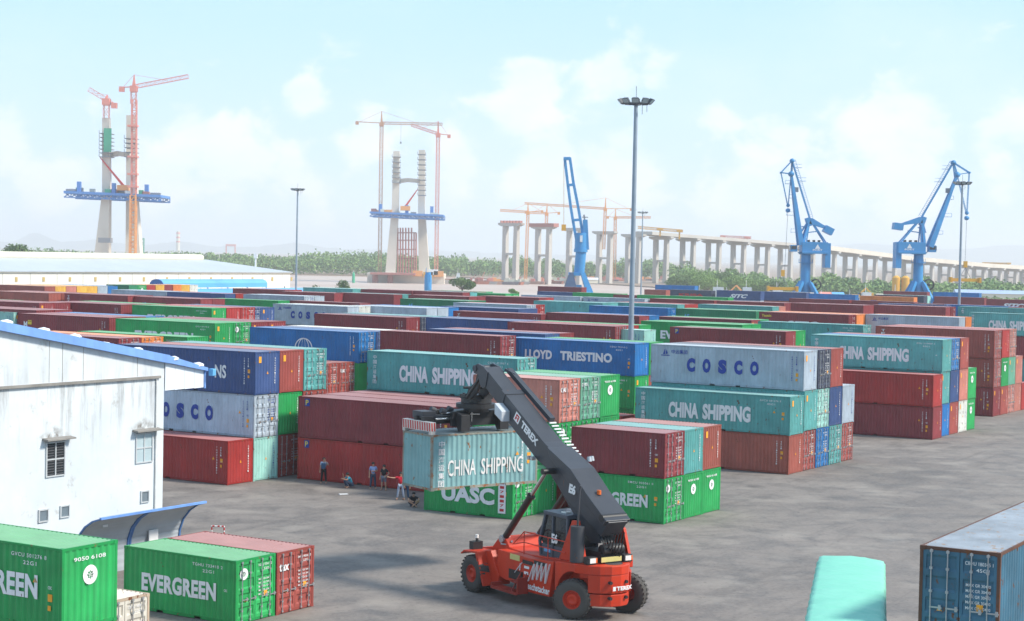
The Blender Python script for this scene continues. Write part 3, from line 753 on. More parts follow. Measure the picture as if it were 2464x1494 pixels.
def reach_stacker():
    root=empty('reach_stacker',VO,VR,'red and charcoal reach stacker holding up a rusty teal container','reach stacker')
    # ---- wheels
    def wheel(x,y,out,r=.82,w=.58,steer=0):
        mb=MB(); n=40; 
        prof=[(r*.45,-w*.42),(r*.60,-w*.5),(r*.90,-w*.5),(r*.975,-w*.38),(r*.985,0),(r*.975,w*.38),(r*.90,w*.5),(r*.60,w*.5),(r*.45,w*.42)]
        mb.rev(prof,n,(x,y,r),'y')
        for i in range(26):
            a=2*math.pi*i/26
            for s in (-1,1):
                a2=a+(.12 if s>0 else 0)
                def q(rr,yy,da): return (x+rr*math.cos(a2+da),y+yy,r+rr*math.sin(a2+da))
                mb.hexa([q(r*.96,s*.04*w*2,-.07),q(r*.96,s*w*.5,-.02),q(r*.96,s*w*.5,.09),q(r*.96,s*.04*w*2,.04),
                         q(r*1.02,s*.04*w*2,-.07),q(r*1.0,s*w*.52,-.02),q(r*1.0,s*w*.52,.09),q(r*1.02,s*.04*w*2,.04)])
        ty=mb.build('wheel',RUB,root)
        mb=MB(); o=out
        mb.rev([(r*.49,o*w*.40),(r*.47,o*w*.46),(r*.46,o*w*.44),(r*.42,o*w*.20),(r*.30,o*w*.16),(r*.28,o*w*.36),(r*.17,o*w*.42),(r*.15,o*w*.34),(0,o*w*.34)],28,(x,y,r),'y')
        for i in range(10):
            a=6.283*i/10; mb.tube((x+.2*r/.55*math.cos(a)*.98,y+o*w*.15,r+.2*r/.55*math.sin(a)*.98),(x+.36*r*math.cos(a),y+o*w*.24,r+.36*r*math.sin(a)),.025,n=6)
        rm=mb.build('rim',RED,ty)
        if steer:
            T=Matrix.Translation((x,y,0))@Matrix.Rotation(steer,4,'Z')@Matrix.Translation((-x,-y,0))
            ty.data.transform(T); rm.data.transform(T)
    wheel(0,1.42,1,steer=R(36)); wheel(0,-1.42,-1,steer=R(33))
    XF=6.85
    for y,o in ((1.80,1),(1.16,1),(-1.80,-1),(-1.16,-1)): wheel(XF,y,o,w=.56)
    XA=(XF-.556)/1.049
    mb=MB(); mb.tube((XA,-1.9,.82),(XA,1.9,.82),.25,n=12); mb.tube((-.53,-1.3,.82),(-.53,1.3,.82),.2,n=10); mb.box(-.73,-.33,-1,1,.6,1.1); mb.build('axle',BLK,root)
    # ---- front fenders
    for s in (1,-1):
        mb=MB(); y0,y1=sorted((s*.95,s*2.06))
        top=[(6.85,1.62),(6.6,1.78),(5.60,1.86),(5.02,.42),(5.10,.40),(5.72,1.76),(6.55,1.70),(6.82,1.56)]
        mb.prism(top,'y',y0,y1); 
        mb.prism([(5.02,.42),(5.60,1.86),(5.2,1.95),(4.55,.9),(4.6,.5)],'y',*sorted((s*.95,s*1.6)))
        mb.build('front_fender',RED,root,bevel=.02)
    # ---- chassis
    mb=MB()
    prof=[(7.0,1.05),(7.0,1.75),(5.9,1.95),(5.35,2.5),(4.95,2.5),(4.6,2.12),(3.2,2.05),(.9,2.2),(.9,.62),(2.8,.55),(4.6,.62),(5.0,1.0)]
    mb.prism(prof,'y',-1.02,1.02); 
    mb.prism([(4.9,.95),(4.75,2.05),(2.6,2.02),(.75,2.15),(1.02,.62),(2.7,.56),(3.3,.85),(4.2,.8)],'y',1.02,1.5)
    mb.prism([(4.9,.95),(4.75,2.05),(2.6,2.02),(.75,2.15),(1.02,.62),(2.7,.56),(3.3,.85),(4.2,.8)],'y',-1.5,-1.02)
    mb.build('chassis',RED,root,bevel=.025)
    mb=MB(); mb.box(2.9,3.9,1.5,1.53,.95,1.35); mb.box(2.2,2.9,1.5,1.54,1.75,1.9); mb.box(1.3,2.1,1.5,1.53,1.85,2.0); mb.build('side_recess',BLK,root)
    # ---- counterweight with wheel arches
    mb=MB()
    N=18; arch=[(1.12*math.cos(math.pi*i/N),.82+1.12*math.sin(math.pi*i/N)) for i in range(N+1)]
    def cw(y0,y1,fr):
        xs=[1.15-.25*i for i in range(17)]
        topz=lambda x: 2.2+.12*min(1,max(0,(.9-x)/1.5))-.05*max(0,(-2.2-x))
        top=[(x,topz(x)) for x in xs]                 # to x=-2.85
        pr=[(1.15,.66)]+top+[(-2.9,1.9),(-2.9,1.15),(-2.75,.62),(-1.75,.58),(-1.12,.72)]+arch[::-1][1:-1]+[(1.12,.66)]
        mb.prism(pr,'y',y0,y1)
    tail=[(-.2,1.5),(-.72,1.25),(-1.1,.9),(-1.36,.5),(-1.42,.05),(-1.3,-.40),(-1.0,-.70),(-.6,-.92),(-.1,-1.15)]
    for s in (1,-1):
        y0,y1=sorted((s*1.0,s*1.5))
        pr=[(1.25,.64),(1.25,2.2),(.6,2.24),(-.2,2.30),(-.2,1.98)]+[(x,z) for x,z in arch[::-1] if x>-.2]+[(1.12,.64)]
        mb.prism(pr,'y',y0,y1)
        # outer skin behind the arch, following the rounded tail
        tl=[p for p in tail if p[1]*s>=.9 or p[0]<-1.0 and p[1]*s>=.5]
    mb.prism(tail,'z',1.92,2.30)
    mb.prism([(x+.02,y*.985) for x,y in tail if x<-.6]+[(-.62,-.9),(-.62,.9)],'z',1.16,1.92)
    for s in (1,-1): mb.prism([(-.20,1.3*s),(-.60,1.1*s),(-.80,.9*s),(-.2,.9*s)],'z',1.72,1.92); mb.prism([(-.55,1.1*s),(-.72,1.0*s),(-1.0,.76*s),(-.8,.7*s)],'z',1.40,1.92); mb.prism([(-.7,1.0*s),(-1.0,.76*s),(-.9,.7*s)],'z',1.1,1.4)
    mb.prism([(x+.03,y*.97) for x,y in tail if x<-.7]+[(-.72,-.9),(-.72,.9)],'z',.62,1.12)
    mb.box(-.62,1.2,-1.0,1.0,.8,2.28)
    mb.build('counterweight',RED,root,bevel=.03)
    mb=MB()
    for y in (-.35,.45):
        for z in (1.62,.98): mb.tube((-1.42,y+.1,z),(-1.1,y+.1,z),.07,n=10)
    mb.build('tie_down_holes',BLK,root)
    mb=MB(); mb.tube((-.75,.0,2.300),(-.75,.0,2.312),.42,n=18); mb.build('soot_stain',SMK,root)
    # ---- lettering on the body
    def sidetext(s,x0,x1,z,h,y,m,bold=.03,ang=0,nm='lettering',shear=0):
        "left side of the machine: reading direction runs towards the rear (-x)"
        vs,fs=text_mesh(s,x0-x1,h,bold,shear); mb=MB(); ca,sa=math.cos(ang),math.sin(ang)
        mb.add([(x0-(a*ca-c*sa),y,z+(a*sa+c*ca)) for a,b,c in vs],fs); return mb.build(nm,m,root)
    mb=MB(); pts=[(2.45,1.05),(2.05,1.85),(2.15,1.15),(1.8,1.95),(1.85,1.2),(1.5,1.98),(1.55,1.2),(1.2,2.0),(1.25,1.15),(.95,2.02)]
    for a,b in zip(pts,pts[1:]): mb.bar((a[0],1.512,a[1]),(b[0],1.512,b[1]),.02,.14,ref=(0,1,0))
    mb.bar((3.45,1.512,1.25),(2.95,1.512,1.75),.02,.09,ref=(0,1,0)); mb.bar((3.05,1.512,1.7),(3.1,1.512,1.4),.02,.09,ref=(0,1,0)); mb.box(2.5,2.8,1.51,1.52,1.3,1.42); mb.box(2.45,2.8,1.51,1.52,1.55,1.66)
    mb.build('zigzag_emblem',WHT,root)
    sidetext('reachstacker',2.65,.98,.70,.30,1.515,WHT,.03)
    mb=MB(); vs,fs=text_mesh('TEREX',.85,.17,.05); mb.add([(-1.475+.11*min(1,abs((.3-a))/.5)**2,.30-a,1.30+c) for a,b,c in vs],fs)
    mb.box(-1.475,-1.45,.36,.50,1.30,1.47); mb.build('rear_lettering',WHT,root)
    mb=MB(); mb.box(3.15,3.85,1.5,1.512,1.93,2.02); mb.box(3.15,3.85,1.5,1.515,1.78,1.93); mb.build('registration_plate',PLATE,root)
    # ---- deck, steps, rail
    mb=MB(); mb.box(2.55,4.5,1.5,2.05,.50,.55); mb.box(2.7,3.2,1.5,2.0,.95,1.0); mb.box(2.5,2.58,1.5,2.05,.5,1.2); mb.box(4.4,4.5,1.5,2.05,.5,.7)
    mb.bar((4.45,2.05,.52),(2.55,2.05,.52),.06,.12); mb.bar((3.0,2.03,.52),(3.0,1.5,1.35),.05); mb.bar((2.6,2.03,.52),(2.6,1.5,1.35),.05)
    mb.build('access_steps',REDD,root)
    mb=MB()
    for a,b in (((3.0,1.4,2.1),(3.0,1.4,3.08)),((1.3,1.4,2.1),(1.3,1.4,3.1)),((3.0,1.4,3.08),(4.1,1.2,2.35)),((3.0,1.4,2.62),(3.9,1.25,2.4)),((3.0,1.4,3.08),(.1,1.4,3.08)),((3.0,1.4,2.62),(.1,1.4,2.62)),((3.0,1.4,3.08),(3.3,.6,2.9))):
        mb.tube(a,b,.024,n=6)
    mb.build('handrail',RED,root)
    # ---- cab
    mb=MB(); cx0,cx1,cy0,cy1=.75,2.55,-.72,.82
    pr=[(cx1,2.1),(cx1+.12,2.75),(cx1-.30,3.95),(cx0,3.95),(cx0,2.1)]
    fr=MB()
    for y in (cy0,cy1):
        for (a,b) in zip(pr,pr[1:]+pr[:1]): fr.bar((a[0],y,a[1]),(b[0],y,b[1]),.11,.11,ref=(0,1,0))
        fr.bar(((cx0+cx1)/2+.1,y,2.1),((cx0+cx1)/2+.1,y,3.95),.09,.09,ref=(0,1,0))
    for (a) in pr: fr.bar((a[0],cy0,a[1]),(a[0],cy1,a[1]),.11)
    fr.box(cx0-.06,cx1-.2,cy0-.08,cy1+.08,3.95,4.06); fr.box(cx0,cx1,cy0+.02,cy1-.01,2.05,2.62)
    cb=fr.build('cab',CABM,root,bevel=.01)
    g=MB(); ins=[(cx1-.05,2.62),(cx1+.05,2.78),(cx1-.33,3.9),(cx0+.05,3.9),(cx0+.05,2.62)]
    g.prism(ins,'y',cy0+.03,cy1-.03); g.build('cab_windows',GLS,cb)
    mb=MB(); mb.box(1.2,1.5,.3,.6,4.06,4.12); mb.build('roof_hatch',LGT,cb)
    vs,fs=text_mesh('E6',.42,.42,.05); mb=MB(); mb.add([(1.75-a,cy1+.07,2.75+c) for a,b,c in vs],fs); mb.build('cab_number',WHT,cb)
    mb=MB(); mb.box(1.9,2.35,cy1+.0,cy1+.012,2.3,2.48); mb.build('cab_sign',CYAL,cb)
    # ---- rear boom support frames, engine, muffler
    for s in (1,-1):
        mb=MB(); y0,y1=sorted((s*.86,s*1.0)); mb.prism([(.85,2.2),(.12,3.85),(-.2,3.88),(-.75,3.6),(-1.2,2.3)] if s<0 else [(1.0,2.2),(.15,3.95),(-.22,3.98),(-.5,3.2),(-.75,2.25)],'y',y0+.06*s,y1+.06*s)
        mb.build('boom_support',RED,root,bevel=.01)
    mb=MB(); mb.box(-.6,.6,-.75,.5,2.3,2.75); mb.tube((-.55,-.6,2.85),(-.55,.45,2.85),.22,n=16); mb.box(-.75,-.3,-.5,.4,2.3,2.6); mb.build('engine',BLK,root)
    mb=MB(); mb.tube((-.42,1.2,2.32),(-.42,1.2,3.8),.29,n=18); mb.build('muffler',SMK,root)
    mb=MB(); mb.tube((-.42,1.2,3.8),(-.50,1.2,5.35),.045,n=8); mb.tube((-.5,1.2,5.3),(-.56,1.2,5.5),.06,.04,n=8); mb.build('exhaust_pipe',SMK,root)
    # ---- lamps, plate
    for x,y in ((-.75,1.0),(-.85,-.75)):
        mb=MB(); mb.box(x,x+.35,y-.2,y+.25,2.32,2.62); lb=mb.build('rear_lamp',BLK,root,bevel=.02)
        mb=MB(); mb.box(x-.012,x,y-.12,y+.17,2.38,2.58); mb.build('lens',LGT,lb)
        mb=MB(); mb.box(x-.012,x,y-.2,y-.13,2.38,2.58); mb.build('indicator',AMB,lb)
    mb=MB(); mb.box(-.80,-.77,-.42,.62,2.38,2.58); mb.build('rear_plate',PLATE,root)
    mb=MB(); mb.box(6.3,6.62,1.25,1.75,1.8,2.15); mb.tube((6.4,1.5,2.1),(6.4,1.5,2.35),.06,n=8); lb=mb.build('front_lamp',BLK,root)
    mb=MB(); mb.tube((6.4,1.5,2.3),(6.4,1.5,2.45),.075,n=10); mb.build('lens',LGT,lb)
    mb=MB()
    for i in range(5):
        pts=[]
        for k in range(11):
            u=k/10; pts.append(Vector((-.3-.8*u,.3-.15*i,3.5-(.65+.1*i)*math.sin(math.pi*u)+.1*u)))
        for a,b in zip(pts,pts[1:]): mb.tube(a,b,.03,n=6,caps=False)
    mb.build('hydraulic_hoses',BLK,root)
    # ---- boom
    mb=MB()
    near_top=[(6.05,8.83),(3.0,6.90),(1.75,6.28),(.9,5.78),(-1.55,4.05)]
    low=[(-1.05,3.42),(.62,4.30),(1.4,4.75),(2.1,5.25),(2.7,5.78),(3.4,6.06),(5.5,7.42),(6.35,7.98)]
    mb.prism(near_top+low,'y',-.5,.5)
    mb.prism([(2.6,6.72),(1.75,6.34),(.95,5.98),(-.2,5.05),(-1.52,4.12),(-1.3,3.9),(.9,5.3),(2.4,6.3)],'y',-.66,.60)
    bo=mb.build('boom',CHAR,root,bevel=.02)
    mb=MB(); mb.prism([(7.72,9.84),(5.6,8.50),(6.0,7.86),(7.5,8.86),(7.8,9.3)],'y',-.41,.41); mb.build('inner_boom',CHAR,root,bevel=.02)
    mb=MB(); mb.prism([(6.12,8.90),(5.85,8.74),(6.2,7.86),(6.5,8.05)],'y',-.54,.54); mb.build('boom_collar',CHAR,bo)
    # far side cable tray and chain
    mb=MB(); mb.bar((7.35,-.72,9.70),(4.05,-.72,7.72),.26,.2); mb.bar((7.35,-.5,9.72),(6.9,-.72,9.5),.12); mb.build('cable_tray',CHAR,bo)
    mb=MB()
    for i in range(11):
        u=i/10; p=Vector((4.1,-.78,7.55))*(1-u)+Vector((2.3,-.78,6.35))*u
        mb.box(p.x-.03,p.x+.05,-.98,-.62,p.z,p.z+.06)
    mb.build('cable_chain',WHT,bo)
    mb=MB(); mb.box(6.9,7.5,-.18,.18,9.36,9.44)
    mb=MB(); mb.tube((-1.2,-.62,4.2),(-1.2,.62,4.2),.16,n=12); mb.tube((2.15,-1.15,5.75),(2.15,1.15,5.75),.13,n=12); mb.build('boom_pins',BLK,bo)
    # bracing web below the boom at the cylinder head
    mb=MB(); mb.prism([(2.8,6.0),(2.0,5.55),(.5,4.3),(-.6,3.75),(-.9,3.1),(-.2,3.0),(.9,4.0),(2.0,5.0)],'y',-.36,.36); mb.build('boom_web',CHAR,bo)
    # lettering along the boom
    ang=math.atan2(6.63-7.64,4.74-3.52)      # descends towards the rear
    def boomtext(s,x0,z0,w,h,m,bold,nm,y=.512):
        vs,fs=text_mesh(s,w,h,bold); mb=MB(); A=R(-33); ca,sa=math.cos(A),math.sin(A)
        mb.add([(x0-(a*ca-c*sa),y,z0+(a*sa+c*ca)) for a,b,c in vs],fs); return mb.build(nm,m,bo)
    boomtext('TEREX',4.70,7.42,1.42,.34,WHT,.05,'lettering')
    mb=MB(); A=R(-33); ca,sa=math.cos(A),math.sin(A)
    P_=lambda a,c,y:(5.22-(a*ca-c*sa),y,7.70+(a*sa+c*ca))
    mb.add([P_(0,0,.512),P_(.42,0,.512),P_(.42,.42,.512),P_(0,.42,.512)],[(0,1,2,3)]); lg=mb.build('emblem_plate',WHT,bo)
    mb=MB()
    for a0,a1,c0,c1 in ((.08,.34,.28,.36),(.08,.15,.06,.28),(.27,.34,.06,.28),(.15,.27,.16,.22)): mb.add([P_(a0,c0,.516),P_(a1,c0,.516),P_(a1,c1,.516),P_(a0,c1,.516)],[(0,1,2,3)])
    mb.build('emblem_mark',REDL,lg)
    vs,fs=text_mesh('E6',.46,.42,.06); mb=MB(); A=R(-10); ca,sa=math.cos(A),math.sin(A)
    mb.add([(1.02-(a*ca-c*sa),.615,4.98+(a*sa+c*ca)) for a,b,c in vs],fs); mb.build('boom_number',WHT,bo)
    mb=MB(); mb.hexa([(6.05,.5,7.85),(5.5,.5,7.55),(5.5,.95,7.55),(6.05,.95,7.85),(6.05,.5,8.35),(5.5,.5,8.02),(5.5,.95,8.02),(6.05,.95,8.35)]); mb.build('white_junction_box',flat('white box paint',(.50,.53,.56),.5),bo,bevel=.03)
    mb=MB(); mb.tube((-.25,.0,5.02),(-.25,.0,5.2),.09,n=12); mb.build('beacon',AMB,bo)
    mb=MB()
    for x,y in ((1.6,-.9),(1.75,-1.15)): mb.tube((x,y,6.15),(x+.02,y,6.35),.12,.09,n=10)
    mb.bar((1.7,-.55,6.1),(1.7,-1.15,6.2),.04)
    for x in (3.45,3.7): mb.tube((x,.62,6.15),(x,.8,6.15),.09,n=10)
    mb.build('work_lamps',GALV,bo)
    # ---- lift cylinders
    for s in (1,-1):
        mb=MB(); y=s*.92; a=Vector((5.10,y,2.45)); b=Vector((2.12,y,5.80)); m=a.lerp(b,.62)
        mb.tube(a,m,.15,n=14); mb.tube(m,m.lerp(b,.04),.18,n=14); cy=mb.build('lift_cylinder',flat('cylinder dark paint',(.03,.022,.02),.4),root)
        mb=MB(); mb.tube(m,b,.085,n=12); mb.build('piston_rod',CHR,cy)
        mb=MB(); mb.tube((5.12,y-.2,2.42),(5.12,y+.2,2.42),.17,n=12); mb.tube((5.0,y-.28,2.3),(4.7,y-.1,2.35),.05,n=6); mb.tube((4.75,y,2.2),(5.1,y+.2,2.2),.04,n=6); mb.build('cylinder_foot',GALV,cy)
    # ---- boom head, rotator and spreader
    mb=MB()
    for y in (-.40,.40):
        mb.prism([(7.5,9.0),(7.35,9.62),(7.75,9.86),(8.15,9.95),(8.55,9.80),(8.45,9.5),(8.1,9.45),(7.95,9.0),(7.7,8.85)],'y',y-.05,y+.05)
    mb.tube((8.35,-.5,9.72),(8.35,.5,9.72),.15,n=12)
    mb.build('boom_head',CHAR,root)
    mb=MB()
    for y in (-.32,.32):
        mb.prism([(8.36,9.74),(8.58,9.72),(8.80,9.05),(9.35,8.70),(9.55,8.25),(9.15,8.25),(8.7,8.55),(8.42,9.1)],'y',y-.06-.25,y+.06-.25)
    mb.tube((8.5,-.25,9.6),(9.35,.12,8.35),.09,n=8); mb.tube((8.1,.35,9.3),(9.2,.3,8.3),.07,n=8); mb.tube((9.1,-.8,8.75),(9.5,.3,8.75),.06,n=8)
    mb.build('head_link',BLK,root)
    mb=MB(); cy_=-.70; cx_=9.85
    mb.tube((cx_,cy_,8.0),(cx_,cy_,8.22),.72,n=28); mb.tube((cx_,cy_,7.78),(cx_,cy_,7.98),.95,n=28); mb.tube((cx_,cy_,7.6),(cx_,cy_,7.8),.6,n=20); mb.box(cx_-.5,cx_+.5,cy_-.6,cy_+.6,8.2,8.4)
    for i in range(8): a=i*.785; mb.tube((cx_+.6*math.cos(a),cy_+.6*math.sin(a),8.2),(cx_+.6*math.cos(a),cy_+.6*math.sin(a),8.45),.07,n=6)
    mb.build('rotator',BLK,root)
    yc=-.9; sp=MB()
    sp.box(9.75,11.25,yc-1.45,yc+1.45,7.25,7.62); sp.box(9.75,9.95,yc-1.6,yc+1.6,6.95,7.62); sp.box(11.05,11.25,yc-1.6,yc+1.6,6.95,7.62)
    for x in (10.12,10.72): sp.box(x,x+.22,yc-2.95,yc+2.95,7.12,7.42)
    for y in (yc-1.3,yc+.9): sp.prism([(9.72,7.6),(9.3,7.5),(9.3,6.75),(9.55,6.72),(9.75,7.0)],'y',y,y+.5)
    sp.build('spreader',BLK,root,bevel=.01)
    mb=MB(); 
    for y0,y1,z in ((1.2,.3,7.55),(1.5,.6,7.3)): mb.tube((9.98,y0,z),(9.98,y1,z),.05,n=8)
    mb.tube((9.72,-.25,7.5),(9.72,-.8,7.48),.035,n=6); mb.tube((9.7,-.35,7.65),(9.7,-.35,7.15),.035,n=6)
    mb.build('hydraulic_rods',CHR,root)
    mb=MB()
    for x,y,z in ((9.9,1.0,7.72),(10.3,.35,7.75),(10.9,.9,7.7)): mb.tube((x,y,z-.1),(x,y+.25,z),.13,n=10)
    mb.box(10.4,11.3,1.2,1.9,7.3,7.62); mb.build('valve_blocks',SMK,root)
    for s in (1,-1):
        y=yc+s*2.95
        mb=MB(); mb.box(9.30,11.70,y-.14,y+.14,6.80,7.22); 
        for x in (9.30,11.52): mb.box(x,x+.2,y-.12,y+.12,6.66,6.82)
        eb=mb.build('end_beam',flat('end beam cream paint',(.55,.52,.48),.6),root)
        mb=MB(); yy=y+s*.145
        for i in range(12):
            x=9.32+i*.2; mb.add([(x,yy,6.82),(x+.1,yy,6.82),(x+.04+.1,yy,7.20),(x+.04,yy,7.20)],[(0,1,2,3)])
        for k in range(2): 
            mb.add([(9.296,y-.12+.14*k,6.82),(9.296,y-.05+.14*k,6.82),(9.296,y-.02+.14*k,7.2),(9.296,y-.09+.14*k,7.2)],[(0,1,2,3)])
        mb.build('red_stripes',REDL,eb)
    # frame changes: chassis and boom lengthwise fit; spreader stays square to the container it holds
    SPR={'rotator','spreader','hydraulic_rods','valve_blocks','end_beam','red_stripes'}
    KEEP={'wheel','rim','counterweight','tie_down_holes','soot_stain','rear_lettering','rear_lamp','rear_plate','engine','hydraulic_hoses'}
    Mold=Matrix.Translation(VO0)@Matrix.Rotation(VR0,4,'Z'); Mnew=Matrix.Translation(VO)@Matrix.Rotation(VR,4,'Z'); Q=Mnew.inverted()@Mold
    def walk(o,keep=False):
        for c in o.children:
            st=c.name.split('.')[0]; kp=keep or st in KEEP
            if st in SPR: c.data.transform(Q)
            elif not kp:
                for v in c.data.vertices: v.co.x=v.co.x*1.049+.556
            walk(c,kp)
    bpy.context.view_layer.update(); walk(root)
    return root
reach_stacker()
CC['Q']=((.17,.36,.37),'weathered teal'); CM_NAME['Q']='weathered teal'
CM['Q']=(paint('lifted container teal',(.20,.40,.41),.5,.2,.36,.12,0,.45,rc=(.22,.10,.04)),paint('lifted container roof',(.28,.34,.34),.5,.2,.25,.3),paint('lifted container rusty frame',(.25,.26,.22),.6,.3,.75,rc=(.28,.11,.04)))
lc=container(Vector((1.355,83.47,4.07)),L20,2.591,'Q','d','','rusty teal container hanging from the spreader in mid air',True,rot=math.radians(36.1))
mb=MB()
for s,a,b in (('CHINA',.15,.41),('SHIPPING',.46,.86)): put_text(mb,s,-L20+a*L20,.66,(b-a)*L20,.78,-.008,.01)
mb.build('lettering',paint('worn white lettering',(.72,.72,.70),.5,.1,.42,rc=(.25,.16,.1)),lc)
mb=MB()
for i,ch in enumerate('中国海运集团'): put_text(mb,ch,-L20*.935,HB-.62-.38*i,.32,.3,-.008,.012)
mb.build('side_characters',WHT,lc)
# ================================================================ PEOPLE
SKIN=flat('skin',(.48,.27,.18),.6); HAIR=flat('black hair',(.012,.01,.01),.6)
CL={k:flat('cloth '+k,c,.9) for k,c in dict(blue=(.24,.32,.58),denim=(.04,.06,.11),black=(.012,.012,.015),grey=(.18,.19,.24),red=(.55,.01,.03),white=(.72,.73,.78),teal=(.03,.28,.40),pale=(.33,.38,.50),lightblue=(.42,.52,.66),navy=(.03,.08,.16)).items()}
def skin(name,verts,edges,rad,m,parent,sub=2):
    me=bpy.data.meshes.new(name); me.from_pydata([tuple(v) for v in verts],edges,[]); me.update()
    o=link(name,me,m,parent)
    s=o.modifiers.new('skin','SKIN'); s.use_smooth_shade=True
    sv=me.skin_vertices[0]
    for i,r in enumerate(rad): sv.data[i].radius=(r,r)
    sv.data[0].use_root=True
    u=o.modifiers.new('sub','SUBSURF'); u.levels=sub; u.render_levels=sub
    return o
def person(px,py,label,face,j,shirt,trouser,extra=None,shorts=False,group='people waiting by the maroon containers'):
    "j: joint name -> (x,y,z) with +x to the figure's left, -y forward"
    P=at_z(px,py,0); root=empty('person',P,face,label,'person',group)
    g=lambda n:Vector(j[n])
    names=['pel','wai','che','nec','hea','top','shL','elL','wrL','shR','elR','wrR','hiL','knL','anL','toL','hiR','knR','anR','toR']
    rad=[.115,.11,.12,.05,.088,.06,.055,.042,.03,.055,.042,.03,.085,.06,.042,.035,.085,.06,.042,.035]
    E=[(0,1),(1,2),(2,3),(3,4),(4,5),(2,6),(6,7),(7,8),(2,9),(9,10),(10,11),(0,12),(12,13),(13,14),(14,15),(0,16),(16,17),(17,18),(18,19)]
    V=[g(n) for n in names]; 
    for side,w,e in (('L',8,7),('R',11,10)):
        d=(V[w]-V[e]).normalized(); s=d.cross(Vector((0,1,0))); s=s.normalized() if s.length>.1 else Vector((1,0,0))
        pk=len(V); V.append(V[w]+d*.06); rad.append(.034); E.append((w,pk))
        for k,(o,l) in enumerate(((-.036,.075),(-.013,.088),(.011,.084),(.034,.066))):
            V.append(V[pk]+s*o+d*.035); rad.append(.0095); E.append((pk,len(V)-1)); V.append(V[len(V)-1]+d*l*.7+Vector((0,-.012,0))); rad.append(.0085); E.append((len(V)-2,len(V)-1))
        V.append(V[pk]-d*.02-s*.05); rad.append(.011); E.append((pk,len(V)-1)); V.append(V[-1]+d*.04-s*.012); rad.append(.009); E.append((len(V)-2,len(V)-1))
    V.append(V[4]+Vector((0,-.10,-.01))); rad.append(.014); E.append((4,len(V)-1))
    skin('body',V,E,rad,SKIN,root)
    mb=MB(); c=g('hea').lerp(g('top'),.45); rh=.112
    mb.rev([(0.001,rh*1.0)]+[(rh*math.sin(a),rh*1.05*math.cos(a)) for a in (.4,.8,1.2,1.5)]+[(rh*.9,-.03)],14,(c.x,c.y+.022,c.z)); mb.build('hair',HAIR,root)
    mb=MB()
    for s in (-1,1): mb.box(c.x+s*.035-.012,c.x+s*.035+.012,c.y-.098,c.y-.085,c.z-.04,c.z-.025)
    mb.build('eyes',HAIR,root)
    # shirt
    sl=lambda a,b,t:g(a).lerp(g(b),t)
    skin('shirt',[g('pel')+Vector((0,0,.0)),g('wai'),g('che'),g('nec')-Vector((0,0,.05)),g('shL'),sl('shL','elL',.7),g('shR'),sl('shR','elR',.7)],
         [(0,1),(1,2),(2,3),(2,4),(4,5),(2,6),(6,7)],[.145,.135,.15,.075,.078,.062,.078,.062],CL[shirt],root,1)
    k=.85 if shorts else 0
    if shorts: TV=[g('pel')-Vector((0,0,.02)),g('hiL'),sl('hiL','knL',.9),g('hiR'),sl('hiR','knR',.9)]; TE=[(0,1),(1,2),(0,3),(3,4)]; TR=[.125,.105,.085,.105,.085]
    else: TV=[g('pel')-Vector((0,0,.02)),g('hiL'),g('knL'),sl('knL','anL',.92),g('hiR'),g('knR'),sl('knR','anR',.92)]; TE=[(0,1),(1,2),(2,3),(0,4),(4,5),(5,6)]; TR=[.125,.10,.075,.06,.10,.075,.06]
    skin('trousers' if not shorts else 'shorts',TV,TE,TR,CL[trouser],root,1)
    if extra: extra(root)
    return root
def stand(h=1.68,armL=None,armR=None,lean=0,legs=.12):
    k=h/1.70
    j=dict(pel=(0,0,.93),wai=(0,.0,1.08),che=(0,0,1.28),nec=(0,0,1.45),hea=(0,-.01,1.56),top=(0,0,1.66),shL=(.17,0,1.38),shR=(-.17,0,1.38),elL=(.23,.02,1.10),elR=(-.23,.02,1.10),wrL=(.24,-.05,.86),wrR=(-.24,-.05,.86),
        hiL=(.09,0,.88),knL=(.09+legs*.3,-.02,.48),anL=(.09+legs*.6,.02,.08),toL=(.10+legs*.7,-.14,.035),hiR=(-.09,0,.88),knR=(-.09-legs*.3,-.02,.48),anR=(-.09-legs*.6,.02,.08),toR=(-.10-legs*.7,-.14,.035))
    if armL: j['elL'],j['wrL']=armL
    if armR: j['elR'],j['wrR']=armR
    return {n:(v[0]*k,v[1]*k,v[2]*k) for n,v in j.items()}
def pack(root):
    mb=MB(); mb.box(-.14,.14,-.30,-.14,.98,1.36); mb.build('backpack',CL['navy'],root,bevel=.05)
    mb=MB(); mb.box(-.06,.08,-.20,-.12,1.58,1.66); mb.build('camera',CL['black'],root)
person(778.3,1163.5,'person in pale blue shirt with backpack raising a camera, leftmost of the group',-.05,stand(1.68,((.32,-.12,1.22),(.10,-.20,1.55))),'lightblue','black',pack)
person(896.7,1177,'person in blue shirt with one arm folded across the chest',.25,stand(1.72,((.27,-.02,1.14),(-.02,-.20,1.16))),'blue','denim')
person(922.8,1180,'person in black shirt and grey shorts with hand on hip',-.35,stand(1.62,((.36,.04,1.14),(.20,-.08,.98))),'black','grey',shorts=True)
person(963.1,1202.5,'person in red shirt pointing with a stretched arm',.1,stand(1.70,None,((-.44,-.05,1.33),(-.70,-.08,1.38)),legs=.2),'red','pale')
person(976,1202,'person in white shirt standing half hidden behind the red shirted one',-.1,stand(1.66,((.24,.0,1.1),(.26,-.05,.84))),'white','navy')
